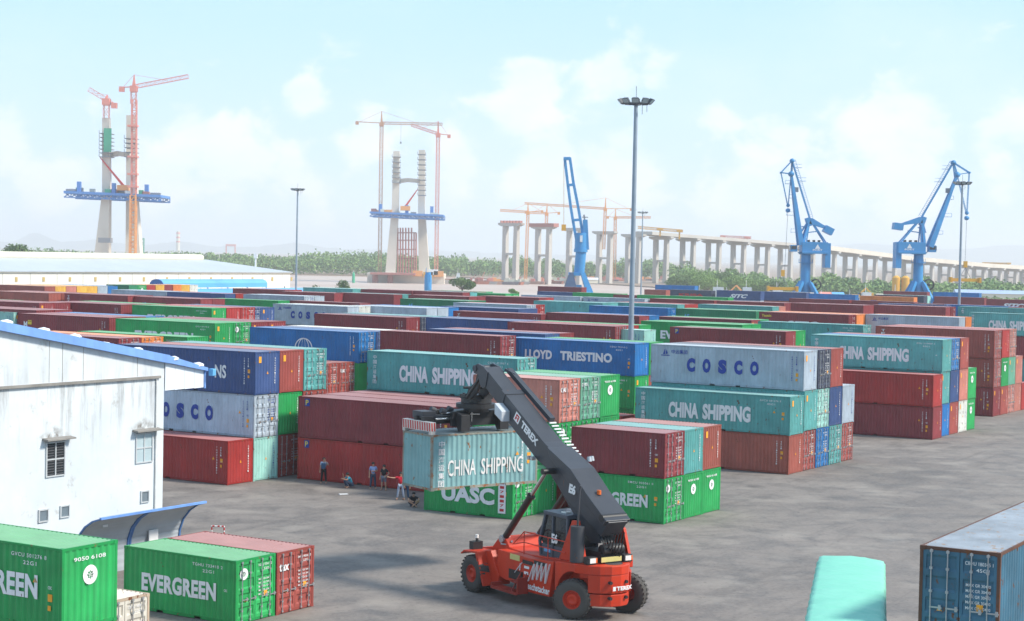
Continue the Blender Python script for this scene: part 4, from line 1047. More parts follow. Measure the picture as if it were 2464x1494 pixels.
sq=dict(pel=(0,.20,.26),wai=(0,.14,.42),che=(0,.0,.58),nec=(0,-.08,.74),hea=(0,-.11,.84),top=(0,-.10,.95),shL=(.17,0,.66),shR=(-.17,0,.66),elL=(.22,-.22,.56),elR=(-.25,-.24,.60),wrL=(.12,-.40,.60),wrR=(-.20,-.30,.80),
    hiL=(.10,.18,.24),knL=(.16,-.26,.50),anL=(.13,-.08,.09),toL=(.15,-.24,.035),hiR=(-.10,.18,.24),knR=(-.16,-.26,.50),anR=(-.13,-.08,.09),toR=(-.15,-.24,.035))
person(838.2,1174,'person in teal shirt and cap squatting against the maroon container',-1.1,sq,'teal','denim')
st_=dict(pel=(0,.18,.14),wai=(0,.16,.30),che=(0,.06,.48),nec=(0,-.02,.64),hea=(0,-.07,.74),top=(0,-.06,.85),shL=(.18,.05,.56),shR=(-.18,.05,.56),elL=(.34,-.16,.44),elR=(-.34,-.16,.44),wrL=(.16,-.30,.36),wrR=(-.14,-.30,.38),
    hiL=(.10,.14,.13),knL=(.32,-.20,.38),anL=(-.06,-.34,.10),toL=(-.14,-.46,.05),hiR=(-.10,.14,.13),knR=(-.32,-.20,.38),anR=(.10,-.30,.10),toR=(.16,-.44,.05))
person(994.3,1219,'person in black shirt sitting cross legged on the asphalt',.15,st_,'black','denim',shorts=True)
# ================================================================ WHITE BUILDING (left) in yard axes
def wallpt(x,y,off=0):
    "photo px on the building's long wall -> (k towards camera from the corner, z)"
    r=ray(x,y); n=ES; C=Vector((-16.8,85,0))+ES*off
    t=(C.dot(n))/(r.x*n.x+r.y*n.y); p=r*t; return ((C-p).dot(ET), CH+p.z)
def building():
    WC=Vector((-16.8,85,0))
    root=empty('white_building',WC,-YAW,'weathered white building with blue roof edge at left','building')
    # local: x = ES (out of the wall), y = ET ; wall plane x=0, y from 0 down to -40
    wm,t,b=newmat('weathered whitewash'); vec=nn(t,'ShaderNodeTexCoord').outputs['Object']
    sx=nn(t,'ShaderNodeSeparateXYZ'); t.links.new(vec,sx.inputs[0])
    c=mixc(t,ramp(t,noise(t,vec,.30,7,.62),[(.38,0),(.66,1)]),(.66,.70,.72),(.56,.605,.635))
    st=noise(t,mapping(t,vec,(1,1.7,.16)),1.3,8,.72)
    zz=math_(t,'SUBTRACT',8.66,sx.outputs[2])
    run=ramp(t,math_(t,'MULTIPLY',zz,.2),[(0,0),(.002,1),(.22,.75),(.60,.12),(1,.05)])
    c=mixc(t,math_(t,'MULTIPLY',ramp(t,st,[(.50,0),(.70,.9)]),run),c,(.17,.165,.16))
    top=ramp(t,math_(t,'MULTIPLY',math_(t,'SUBTRACT',sx.outputs[2],8.78),.5),[(0,.0),(.01,.45),(.6,.15),(1,.3)])
    c=mixc(t,math_(t,'MULTIPLY',ramp(t,noise(t,mapping(t,vec,(1,1.5,.2)),1.0,7,.7),[(.48,0),(.68,1)]),top),c,(.22,.23,.24))
    c=mixc(t,ramp(t,noise(t,vec,1.1,10,.72),[(.585,0),(.68,.55)]),c,(.33,.31,.28))
    for (px_,py_,w_) in ((131,1050,.9),(346,1028,.9)):
        k_,z_=wallpt(px_,py_); dx=math_(t,'ABSOLUTE',math_(t,'ADD',sx.outputs[1],k_)); dz=math_(t,'ABSOLUTE',math_(t,'SUBTRACT',sx.outputs[2],z_))
        m_=math_(t,'SUBTRACT',1.0,math_(t,'ADD',math_(t,'MULTIPLY',dx,.85),math_(t,'MULTIPLY',dz,1.7)),True)
        c=mixc(t,math_(t,'MULTIPLY',math_(t,'MULTIPLY',m_,1.5,True),ramp(t,noise(t,vec,2.2,8,.7),[(.40,0),(.62,1)])),c,(.17,.15,.13))
    t.links.new(c,b.inputs['Base Color']); b.inputs['Roughness'].default_value=.85
    z=lambda k:9.38+(11.2-9.38)/10.3*k
    mb=MB(); mb.prism([(0,0),(0,z(0)),(-22,z(22)),(-40,z(4)),(-40,0)],'x',-14,0); mb.build('wall',wm,root)
    LED=paint('stained ledge',(.26,.245,.225),.9,.3,.0,streak=.5)
    mb=MB(); mb.box(0,.14,-40,-.35,8.66,8.78); mb.build('ledge',LED,root)
    BLR=paint('blue roof sheet',(.19,.36,.74),.45,.12,.08,streak=.35)
    def roofpr(x0,x1,y1=2.9,th=.40,dz=0): 
        return [(y1,z(-y1)+dz),(y1,z(-y1)+th+dz),(-22,z(22)+th+dz),(-41,z(3)+th+dz),(-41,z(3)+dz),(-22,z(22)+dz)]
    mb=MB(); mb.prism(roofpr(0,0,.1),'x',-14.5,.28); 
    mb.prism([(.1,z(0)+.0),(.1,z(0)+.36),(2.9,z(-2.9)+.16),(2.9,z(-2.9)+.0)],'x',-14.5,.24)
    mb.build('roof',BLR,root)
    mb=MB(); mb.box(0.02,.05,0.02,2.8,0,0) if 0 else None
    WHP=paint('white eave panels',(.72,.76,.80),.6,.06,streak=.08)
    mb=MB()
    for i in range(4):
        y0,y1=.03+i*.69,.03+(i+1)*.69-.015
        mb.hexa([(0,y0,8.03),(.05,y0,8.03),(.05,y1,8.05),(0,y1,8.05),(0,y0,z(-y0)),(.05,y0,z(-y0)),(.05,y1,z(-y1)),(0,y1,z(-y1))])
    mb.box(-14,.0,.02,2.78,8.03,8.08); mb.build('eave_panel',WHP,root)
    mb=MB(); mb.box(-.1,.1,2.80,2.90,8.0,z(-2.9)); mb.box(-14,.0,2.80,2.90,8.0,z(-2.9)); mb.build('blue_end_trim',BLR,root)
    mb=MB(); mb.hexa([(.20,2.95,8.62),(.5,2.95,8.62),(.5,3.2,8.62),(.2,3.2,8.62),(.2,2.95,8.98),(.5,2.95,8.98),(.5,3.2,8.98),(.2,3.2,8.98)]); mb.build('blue_corner_box',CYAL,root,bevel=.04)
    # joints
    mb=MB()
    for px_ in (118,150,200,330): 
        k,_=wallpt(px_,900); mb.box(.0,.01,-k-.01,-k+.01,8.8,z(k)-.02)
    mb.build('wall_joint',LED,root)
    # windows
    FR=paint('window frame grey',(.50,.52,.53),.5,.1); 
    def window(x0,x1,y0,y1,grid,glass,aw=None,louv=False):
        k0,_=wallpt(x0,(y0+y1)/2); k1,_=wallpt(x1,(y0+y1)/2); _,zt=wallpt((x0+x1)/2,y0); _,zb=wallpt((x0+x1)/2,y1)
        a,bb=-k0,-k1; mb=MB(); w=.06
        for y in (a,bb-w) : mb.box(.0,.07,y,y+w,zb,zt)
        for zv in (zb,zt-w): mb.box(.0,.065,a+w,bb-w,zv,zv+w)
        if grid: mb.box(0,.06,(a+bb)/2-.03,(a+bb)/2+.03,zb+w,zt-w); mb.box(0,.055,a+w,bb-w,(zb+zt)/2-.03,(zb+zt)/2+.03)
        wn=mb.build('window',FR,root)
        mb=MB(); mb.box(.0,.02,a+.03,bb-.03,zb+.03,zt-.03); mb.build('pane',glass,wn)
        if louv:
            mb=MB()
            for i in range(12): zq=zb+.1+i*(zt-zb-.15)/12; mb.box(.02,.045,a+.06,bb-.06,zq,zq+.03)
            mb.build('louvre_slats',flat('dark slats',(.09,.09,.10),.6),wn)
        if aw:
            mb=MB(); mb.hexa([(0,a-.2,zt+.12),(.38,a-.2,zt+.08),(.38,bb+.35,zt+.08),(0,bb+.35,zt+.12),(0,a-.2,zt+.20),(.38,a-.2,zt+.15),(.38,bb+.35,zt+.15),(0,bb+.35,zt+.20)])
            mb.build('canopy_slab',LED,root)
    GP=flat('pale curtain glass',(.42,.52,.55),.3)
    window(109,155,1062,1146,True,GLS,1,True); window(325,366,1041,1113,True,GP,1)
    window(91,115,1225,1256,False,flat('small grey pane',(.16,.2,.23),.3)); window(143,166,1215,1245,False,flat('small grey pane',(.16,.2,.23),.3)); window(337,357,1180,1209,False,flat('small grey pane',(.16,.2,.23),.3))
    mb=MB(); k,_=wallpt(372,1100); mb.tube((.06,-k,2.0),(.06,-k,8.6),.04,n=8); mb.build('drain_pipe',paint('white pipe',(.6,.6,.58),.6),root)
    return root
building()
def sandbag(x,y,off,n):
    r=ray(x,y); C=Vector((-16.8,85,0))+ES*off; t=(C.dot(ES))/(r.dot(ES)); 
    rnd=random.Random(n); mb=MB()
    import bmesh
    me=bpy.data.meshes.new('sandbag'); bm=bmesh.new(); bmesh.ops.create_icosphere(bm,subdivisions=3,radius=1)
    for v in bm.verts:
        c=v.co; c.x*=.26*(1+.1*rnd.random()); c.y*=.34*(1+.1*rnd.random()); c.z*=.15
        if c.z<-.05: c.z=-.05
        c.z+=.02*math.sin(c.y*19+n)*math.cos(c.x*15)
    bm.to_mesh(me); bm.free(); me.polygons.foreach_set('use_smooth',[True]*len(me.polygons))
    p=Vector((r.x*t,r.y*t,CH+r.z*t))
    o=link('sandbag',me,flat('white sandbag cloth',(.74,.76,.82),.9),None,(p.x,p.y,p.z),(0,0,-YAW+.2*rnd.random()))
    tag(o,'white sandbag on the blue roof edge, '+['first','second','third','fourth','fifth','sixth','last'][n]+' from the left','sandbag','sandbags on the roof edge')
for i,(x,y) in enumerate([(14,777),(104,796),(180,811),(252,830),(330,843),(416,864),(476,879)]): sandbag(x,y,.0,i)
# ---------------------------------------------------------------- curved canopy beside the building
def canopy():
    base=ES*-57.6+ET*56.2; L=6.9
    root=empty('curved_shelter',base,-YAW,'curved grey shelter with blue frame beside the white building','shelter')
    cs=[(-.05,.0),(-.05,.9),(.0,1.45),(.22,2.0),(.62,2.45),(1.1,2.75),(1.6,2.9)]
    m,t,b=newmat('corrugated shelter sheet'); vec=nn(t,'ShaderNodeTexCoord').outputs['Object']
    t.links.new(mixc(t,noise(t,vec,1.5,5),(.32,.36,.40),(.46,.50,.53)),b.inputs['Base Color']); b.inputs['Roughness'].default_value=.5
    mb=MB(); pts=[]
    for (a,b_) in zip(cs,cs[1:]):
        for i in range(5): u=i/5; pts.append((a[0]+(b_[0]-a[0])*u,a[1]+(b_[1]-a[1])*u))
    pts.append(cs[-1])
    pts=[(x+(.012 if i%2 else 0),z_) for i,(x,z_) in enumerate(pts)]
    for y0,y1 in ((.03,3.35),(3.55,L-.03)):
        V=[];n=len(pts)
        for x,z_ in pts: V+=[(x,y0,z_),(x,y1,z_)]
        q=MB(); q.add(V,[(2*i,2*i+1,2*i+3,2*i+2) for i in range(n-1)]); q.build('curved_sheet',m,root)
    BF=paint('blue steel frame',(.06,.16,.38),.5,.1)
    for y,w in ((0,.07),(3.35,.07),(3.5,.07),(L-.07,.07)):
        q=MB()
        for a,b_ in zip(cs,cs[1:]): q.bar((a[0]+.03,y+w/2,a[1]),(b_[0]+.03,y+w/2,b_[1]),w,.09,ref=(0,1,0))
        q.build('curved_rib',BF,root)
    q=MB(); q.bar((1.62,0,2.92),(1.62,L,2.92),.12,.10); q.build('top_rail',CYAL if 0 else paint('light blue rail',(.16,.32,.7),.5),root)
    q=MB(); q.box(.15,.2,4.6,5.2,1.0,1.7); q.box(.55,.6,1.2,1.5,2.3,2.4); q.build('notice_paper',WHT,root)
canopy()
# ---------------------------------------------------------------- barrier, litter
p=at_z(524,1289,0)
q=MB(); 
for i in range(7):
    pass
root=empty('pipe_barrier',(p.x,p.y,0),-.1,'small red and white pipe barrier behind the red container','barrier')
q=MB(); q.tube((-.33,0,0),(-.33,0,.5),.035,n=8); q.tube((.33,0,0),(.33,0,.5),.035,n=8); q.tube((-.35,0,.5),(.35,0,.5),.035,n=8); q.build('hoop',WHT,root)
q=MB(); 
for z_ in (.05,.3): q.tube((-.33,0,z_),(-.33,0,z_+.16),.038,n=8); q.tube((.33,0,z_),(.33,0,z_+.16),.038,n=8)
for x in (-.3,-.02,.2): q.tube((x,0,.5),(x+.12,0,.5),.038,n=8)
q.build('red_bands',REDL,root)
p=at_z(826,1190,0); q=MB(); q.box(-.28,.28,-.12,.12,.005,.06); tag(q.build('litter',WHT,None,(p.x,p.y,0),(0,0,.4),bevel=.02),'scrap of white litter on the asphalt before the waiting people','litter')
# ---------------------------------------------------------------- white container behind the lower-left corner stack
bk=at_z(360,1426,2.6); P=bk-ET*CW; P.z=0
CM['W2']=(paint('old white container paint',(.62,.58,.50),.6,.1,.3,streak=.45,rc=(.5,.3,.12)),paint('old white container roof',(.60,.55,.47),.7,.12,.25,.2),paint('old white container frame',(.45,.35,.26),.6,.2,.7))
CC['W2']=((.6,.6,.5),'white'); 
container(P,L20,2.59,'W2','d','','stained white container on the ground behind the lower left stack',True)
# ---------------------------------------------------------------- dark blue container, lower right, door end to the camera
hh=8.52; zt=CH-hh
A=at_z(2213.4,1311,zt); B=at_z(2406.7,1331,zt); d=(B-A); d.z=0; d.normalize()
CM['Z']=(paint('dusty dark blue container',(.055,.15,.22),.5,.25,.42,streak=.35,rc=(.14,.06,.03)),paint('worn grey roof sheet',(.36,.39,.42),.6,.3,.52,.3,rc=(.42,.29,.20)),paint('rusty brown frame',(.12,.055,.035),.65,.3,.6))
CC['Z']=((.05,.13,.2),'dark blue')
rz=math.atan2(d.y,d.x)           # door plane direction
xa=Vector((d.y,-d.x,0))          # outward normal of the door end (towards camera)
zc=zt-2.9
container(Vector((A.x,A.y,zc)),L40,2.9,'Z','d','','rusty dark blue container with door end facing the viewer, lower right corner',True,rot=math.atan2(xa.y,xa.x))
container(Vector((A.x,A.y,zc-2.9)),L40,2.894,'M','d','','container underneath the rusty dark blue one, lower right corner',True,rot=math.atan2(xa.y,xa.x),hidden=True)
q=MB(); 
for u in (-.6,-6,-11.6):
    q.box(u-.25,u+.25,0,CW,0,zc-2.9-.0)
tag(q.build('dunnage_beams',LGT and paint('concrete blocks',(.4,.39,.37),.9,.2),None,(A.x,A.y,0),(0,0,math.atan2(xa.y,xa.x))),'concrete blocks carrying the lower right container stack','blocks')
# ---------------------------------------------------------------- tarpaulin covered truck, bottom edge
def truck():
    z_=4.0; far=at_z(2048,1337,z_); near=at_z(2033,1494,z_); ax=(near-far); ax.z=0; ax.normalize()
    root=empty('covered_truck',(far.x,far.y,0),math.atan2(ax.y,ax.x),'truck load under a mint green tarpaulin at the bottom edge','truck')
    L=14.5; hw=1.22; nx=60
    prof=[(-hw-.02,1.2),(-hw-.02,2.4),(-hw,3.82),(-hw+.05,3.93),(-hw+.2,3.98),(-.5,4.01),(0,4.03),(.5,4.0),(hw-.2,3.95),(hw-.05,3.90),(hw,3.78),(hw+.02,2.4),(hw+.02,1.2)]
    V=[];n=len(prof); rnd=random.Random(2)
    for i in range(nx+1):
        x=L*i/nx; e=max(0,1-x/.3); k=1-.03*e*e
        for j,(y,z) in enumerate(prof):
            up=1 if 2<j<10 else 0
            w=.02*math.sin(x*3.1+y*4)+.03*math.sin(x*7.3+y*2.5+1)*(.3+abs(y)/hw)+.01*math.sin(x*15+y*7)
            V.append((x+(.10*e*(4.0-z)*-0),y*k+(0 if up else .03*math.sin(x*5)),z+ (w if up else 0)-.06*e*e*(1 if up else 0)))
    F=[(i*n+j,i*n+j+1,(i+1)*n+j+1,(i+1)*n+j) for i in range(nx) for j in range(n-1)]
    q=MB(); q.add(V,F,True); q.add(V[:n],[tuple(range(n))],False)
    m,t,b=newmat('mint tarpaulin'); vec=nn(t,'ShaderNodeTexCoord').outputs['Object']
    t.links.new(mixc(t,noise(t,vec,.8,5),(.17,.54,.40),(.24,.62,.48)),b.inputs['Base Color']); b.inputs['Roughness'].default_value=.55
    bn=nn(t,'ShaderNodeBump'); bn.inputs['Strength'].default_value=.8; bn.inputs['Distance'].default_value=.06
    t.links.new(noise(t,mapping(t,vec,(3,.8,1)),1.6,4,.6,.6),bn.inputs['Height']); t.links.new(bn.outputs[0],b.inputs['Normal'])
    q.build('tarpaulin',m,root)
    q=MB(); q.box(.1,L,-1.15,1.15,.95,1.2); q.box(.2,L-.1,-.45,.45,.7,.95); q.build('trailer_bed',BLK,root)
    for x in (1.6,2.9,4.2):
        for y in (-1.0,1.0):
            q=MB(); q.rev([(.25,-.22),(.47,-.22),(.52,-.15),(.52,.15),(.47,.22),(.25,.22)],24,(x,y,.52),'y'); w=q.build('wheel',RUB,root)
            q=MB(); q.tube((x,y-.1,.52),(x,y+.1,.52),.26,n=16); q.build('rim',GALV,w)
truck()
# ---------------------------------------------------------------- lamp masts
def mast(px,ptop,Y,label,zb=0,r=.26,hw=4.9,seed=0):
    b=at(px,ptop,Y); h=b.z; rnd=random.Random(seed)
    root=empty('lamp_mast',(b.x,b.y,zb),0,label,'lamp mast','tall floodlight masts')
    PM=paint('galvanised mast',(.30,.36,.42),.45,.12,.04,metal=.2)
    H=h-zb
    mb=MB(); 
    for i in range(3):
        z0,z1=H*i/3,H*(i+1)/3; r0=r*(1-.35*i/3); r1=r*(1-.35*(i+1)/3)
        mb.tube((0,0,z0),(0,0,z1),r0,r1,16); mb.tube((0,0,z1-.1),(0,0,z1+.05),r1+.02,r1+.02,16)
    mb.tube((0,0,0),(0,0,.2),r*1.8,n=16); mb.build('pole',PM,root)
    DG=flat('dark lamp steel',(.075,.085,.10),.5)
    mb=MB(); R1=1.15
    for i in range(20):
        a,a2=i*math.pi/10,(i+1)*math.pi/10
        mb.tube((R1*math.cos(a),R1*math.sin(a),H-.1),(R1*math.cos(a2),R1*math.sin(a2),H-.1),.05,n=6)
    for i in range(6): a=i*math.pi/3; mb.tube((0,0,H-.1),(R1*math.cos(a),R1*math.sin(a),H-.1),.04,n=6)
    mb.tube((0,0,H-.25),(0,0,H+.35),.35,n=12); mb.tube((0,0,H+.3),(0,0,H+1.5),.025,n=6)
    for i in range(3): a=.5+i*.5; mb.tube((R1*math.cos(a),R1*math.sin(a)-.3,H-.15),(R1*math.cos(a),R1*math.sin(a)-.3,H-.8-.2*i),.025,n=6)
    mb.build('head_ring',DG,root)
    for i in range(10):
        a=i*2*math.pi/10+.2; mb=MB(); c=Vector((math.cos(a)*1.45,math.sin(a)*1.45,H+.12)); o=Vector((math.cos(a),math.sin(a),0)); s=Vector((-o.y,o.x,0))
        d=(o*.75-Vector((0,0,.66))).normalized(); u=(o*.66+Vector((0,0,.75))).normalized()
        P=[]
        for e,sc_ in ((-.16,.7),(.10,1)):
            for i_,j_ in ((-1,-1),(1,-1),(1,1),(-1,1)): P.append(c+d*e+s*(.34*i_*sc_)+u*(.26*j_*sc_))
        mb.hexa(P); mb.bar(c-d*.1,Vector((math.cos(a)*R1,math.sin(a)*R1,H-.1)),.05); fl=mb.build('floodlight',DG,root)
        mb=MB(); mb.add([c+d*.105+s*(.3*i_)+u*(.22*j_) for i_,j_ in ((-1,-1),(1,-1),(1,1),(-1,1))],[(0,1,2,3)]); mb.build('lens',flat('lamp glass',(.42,.5,.52),.15),fl)
    return root
mast(1530,247,160,'tallest lamp mast, standing among the containers right of centre',r=.27)
mast(716,457,404,'thin lamp mast at left in front of the river')
mast(1546,512,545,'distant small lamp mast just right of the tallest one')
mast(2315,442,306,'thin lamp mast at the right edge beside a blue crane')
# ================================================================ BACKGROUND
CONC=paint('pale concrete',(.68,.62,.53),.85,.08,streak=.12,scale=.08); CONC2=paint('pier concrete',(.50,.47,.43),.85,.08,streak=.1,scale=.05)
ORC=flat('faded crane red',(.72,.26,.20),.6); ORC2=flat('crane orange',(.80,.36,.12),.6); SCAF=flat('scaffold brown',(.42,.17,.14),.7); BLP=flat('form traveller blue',(.08,.24,.58),.6); DKS=flat('dark scaffold',(.24,.25,.27),.7)
GRN=flat('green netting',(.05,.38,.22),.8); CRB=paint('harbour crane blue',(.05,.27,.56),.42,.12,.03,streak=.15,scale=.3); YLW=flat('machine yellow',(.70,.36,.03),.6); CREAM=paint('cream sheet metal',(.72,.68,.55),.6,.05,streak=.05,scale=.1)
def lattice(mb,a,b,w,step=None,t=.28,ref=(0,1,0)):
    "square lattice girder from a to b"
    a=Vector(a);b=Vector(b);d=(b-a);L=d.length;d.normalize(); r=Vector(ref)
    if abs(d.dot(r))>.9: r=Vector((1,0,0))
    x=d.cross(r).normalized()*(w/2); y=d.cross(x).normalized()*(w/2)
    C=[-x-y,x-y,x+y,-x+y]
    for c in C: mb.bar(a+c,b+c,t)
    n=max(1,int(L/(step or w*1.1)))
    for i in range(n):
        p=a+d*(L*i/n); q=a+d*(L*(i+1)/n)
        for k in range(4):
            c0,c1=C[k],C[(k+1)%4]
            if i%2: c0,c1=c1,c0
            mb.bar(p+c0,q+c1,t*.55); mb.bar(q+c0,q+c1,t*.5)
def tower_crane(label,Y,base,top,tip,ctr,apex,m,w=2.0,root=None,grp='tower cranes at the bridge works',t=.26,hook=None):
    b=at(*base,Y); r=empty('tower_crane',b,0,label,'tower crane',grp); o=-b
    P=lambda q,dy=0: at(q[0],q[1],Y+dy)-b
    mb=MB(); lattice(mb,(0,0,0),P(top),w,t=t); mb.build('mast',m,r)
    mb=MB(); j=P(tip); s=P(top); lattice(mb,s,j,w*.75,t=t*.8); mb.build('jib',m,r)
    mb=MB(); c=P(ctr); mb.bar(s,c,w*.8,.4); mb.box(c.x-w*.5,c.x+w*.5,c.y-w*.5,c.y+w*.5,c.z-w*.9,c.z+.3); mb.build('counter_jib',m,r)
    mb=MB(); a=P(apex); mb.bar(s,a,w*.7,w*.7,.4,.4); mb.bar(a,s.lerp(j,.62),.16); mb.bar(a,s.lerp(c,.9),.16); mb.box(s.x-w*.7,s.x+w*.7,s.y-w*.7,s.y+w*.7,s.z-w,s.z+w*.2); mb.build('tower_head',m,r)
    if hook:
        q=P(hook[0]); mb=MB(); mb.tube(s.lerp(j,hook[1]),q,.07,n=4); mb.box(q.x-.5,q.x+.5,q.y-.5,q.y+.5,q.z-1.2,q.z); mb.build('hook_line',DKS,r)
    return r
def pylon(label,Y,legs,topy,basey,beam,deck,scaf,cap,tie=None):
    c=at(legs[0][0],basey,Y); c.z=-4; r=empty('bridge_pylon',c,0,label,'bridge pylon','cable bridge pylons under construction')
    for (xt,xb,wt,wb,xm,ym) in legs:
        k=1 if xt>legs[0][0] else 0; Yk=Y+(6 if k else -6)
        yt=topy[k]
        A=at(xb,basey,Yk)-c; Mi=at(xm,ym,Yk)-c; T=at(xt,yt,Yk)-c; s=Yk/FP
        mb=MB(); mb.bar(A,Mi,wb*s,wb*s*1.1,wt*s*1.1,wt*s*1.2,ref=(0,1,0)); mb.bar(Mi,T,wt*s*1.1,wt*s*1.2,wt*s,wt*s,ref=(0,1,0)); mb.build('pylon_leg',CONC,r)
    mb=MB(); (x0,y0,x1,y1,h)=beam
    a=at(x0,y0,Y)-c; b=at(x1,y1,Y)-c; m_=(a+b)/2+Vector((0,0,1.0)); s=Y/FP
    mb.bar(a,m_,6,h*s); mb.bar(m_,b,6,h*s)
    mb.build('cross_beam',CONC,r)
    mb=MB(); (x0,y0,x1,y1,h)=deck; a=at(x0,y0,Y)-c; b=at(x1,y1,Y)-c; s=Y/FP
    mb.bar(a,b,26,h*s*.35); d=(b-a); 
    for dy in (-12,12):
        n=14
        for i in range(n):
            p=a+d*(i/n); q=a+d*((i+1)/n); o=Vector((0,dy,0)); dn=Vector((0,0,-h*s*.7))
            mb.bar(p+o+dn,q+o,.5); mb.bar(p+o,q+o+dn,.5); mb.bar(p+o+dn,q+o+dn,.6); mb.bar(q+o,q+o+dn,.5)
    mb.build('deck_traveller',BLP,r)
    rnd=random.Random(int(Y))
    for i in range(14):
        u=rnd.uniform(.03,.97); p=a+d*u+Vector((0,rnd.choice((-9,-5,5)),h*s*.2)); k=rnd.uniform(1.0,2.6)
        mb=MB(); mb.box(p.x-k,p.x+k,p.y-1.2,p.y+1.2,p.z,p.z+rnd.uniform(.8,2.2)); mb.build('deck_equipment',rnd.choice((CREAM,ORC2,GRN,SCAF,DKS,CREAM)),r)
    for u in (.14,.5,.84):
        mb=MB(); p=a+d*u+Vector((0,-9,-h*s*.6)); mb.box(p.x-1,p.x+1,p.y-1,p.y+1,p.z,p.z+h*s*1.5+2.5); mb.build('blue_tower_frame',BLP,r)
    for (x,y0,y1,n,w) in scaf:
        mb=MB(); 
        for i in range(n):
            y=y0+(y1-y0)*i/(n-1); p=at(x,y,Y-6)-c; k=w/2*Y/FP; mb.box(p.x-k,p.x+k,p.y-4.6,p.y+4.6,p.z-.25,p.z+.1)
            mb.bar((p.x-k,p.y-4.5,p.z),(p.x-k,p.y-4.5,p.z+1.6),.25); mb.bar((p.x+k,p.y-4.5,p.z),(p.x+k,p.y-4.5,p.z+1.6),.25)
        mb.build('work_platforms',DKS,r)
    if cap:
        (x0,y0,x1,y1)=cap; a=at(x0,y0,Y)-c; b=at(x1,y1,Y)-c
        mb=MB(); mb.box(a.x,b.x,-14,14,min(b.z,0),a.z); mb.build('pile_cap',CONC,r)
    if tie:
        (x0,y0,x1,y1)=tie; a=at(x0,y0,Y-9)-c; b=at(x1,y1,Y-9)-c; mb=MB(); mb.bar(a,b,1.3,1.3,.5,.5); mb.build('crane_boom',flat('red boom',(.6,.04,.03)),r)
        mb=MB(); k=a if a.z<b.z else b; mb.box(k.x-3,k.x+3,k.y-2,k.y+2,k.z-2.5,k.z+.3); mb.build('crawler_body',ORC2,r)
    return r
pa=pylon('left bridge pylon, its right leg wrapped in red lattice',935,[(256,246,17,34,257,462),(317,324,22,36,318,462)],(284,278),632,(258,374,312,374,11),(168,464,398,474,17),
  [(257,322,378,7,27),(317,334,378,5,27)],None,(297,447,241,379))
mb=MB(); c=pa.location; p=at(258,309,925)-c; q=at(266,366,925)-c; mb.box(p.x-1.5,q.x+.6,p.y-1.3,p.y-1,q.z,p.z); mb.build('green_net',GRN,pa)
mb=MB(); lattice(mb,at(322,470,922)-c,at(323,240,922)-c,2.4,t=.46)
m2=MB(); lattice(m2,at(319,632,922)-c,at(321,470,922)-c,2.8,t=.75); m2.build('orange_climbing_frame',ORC2,pa)
mb.build('red_climbing_frame',ORC,pa)
for i,yy in enumerate((303,377,419,449)):
    mb=MB(); p=at(320,yy,921)-c; mb.box(p.x-2.6,p.x+2.6,p.y-2.2,p.y+2.2,p.z-.45,p.z+.45); mb.build('collar',ORC,pa)
mb=MB(); p=at(253,577,915)-c; mb.box(p.x-3.2,p.x+3.2,p.y-2,p.y+3,p.z-1.5,p.z+1); mb.build('work_platforms',DKS,pa)
tower_crane('red tower crane on the left pylon, jib rising to the right',925,(321,250),(322,209),(453,184),(293,210),(323,180),ORC,w=2.6)
tower_crane('short red tower crane with drooping jib on the left leg of the left pylon',925,(256,284),(256,240),(214,215),(275,249),(258,228),ORC,w=2.8)
pb=pylon('second bridge pylon standing in the river on a wide pile cap',1120,[(954,939,15,24,951,500),(1015,1021,15,26,1014,500)],(364,361),663,(947,438,1012,436,9),(893,512,1068,520,13),
  [(954,378,440,6,19),(1015,372,470,9,19)],(888,655,1070,684),(975,497,1005,455))
c=pb.location; mb=MB()
for x in (957,963,969,976,983,990,996,1001): mb.tube(at(x,660,1112)-c,at(x,548 if x<995 else 560,1112)-c,.55,n=6)
for y in (560,578,600,622,644):
    for dx in range(3): mb.bar(at(955,y,1112)-c,at(1001,y,1112)-c,.6)
mb.build('red_falsework',SCAF,pb)
mb=MB(); 
for x in (900,905,936,941): mb.tube(at(x,688,1100)-c,at(x,662,1100)-c,1.2,n=8)
for (x0,x1) in ((893,1000),): mb.box((at(x0,660,1102)-c).x,(at(x1,660,1102)-c).x,-26,-14,(at(x0,660,1102)-c).z,(at(x0,655,1102)-c).z)
mb.build('red_jetty',SCAF,pb)
for x,h,mm in ((1005,655,ORC2),(1042,652,WHT),(1055,656,ORC2),(1030,658,YLW)):
    mb=MB(); p=at(x,h,1105)-c; mb.box(p.x-3,p.x+3,p.y-2,p.y+2,p.z-2.5,p.z+1); mb.build('site_cabin',mm,pb)
tower_crane('tall pale tower crane left of the second pylon with jib reaching right',1130,(913,662),(918,296),(1064,299),(859,293),(918,268),flat('pale orange crane',(.55,.30,.18)),w=2.0,t=.34,hook=((964,341),.32))
tower_crane('red tower crane right of the second pylon, jib sloping to the left',1130,(1049,660),(1054,322),(990,301),(1080,325),(1054,292),ORC,w=2.1,t=.4)
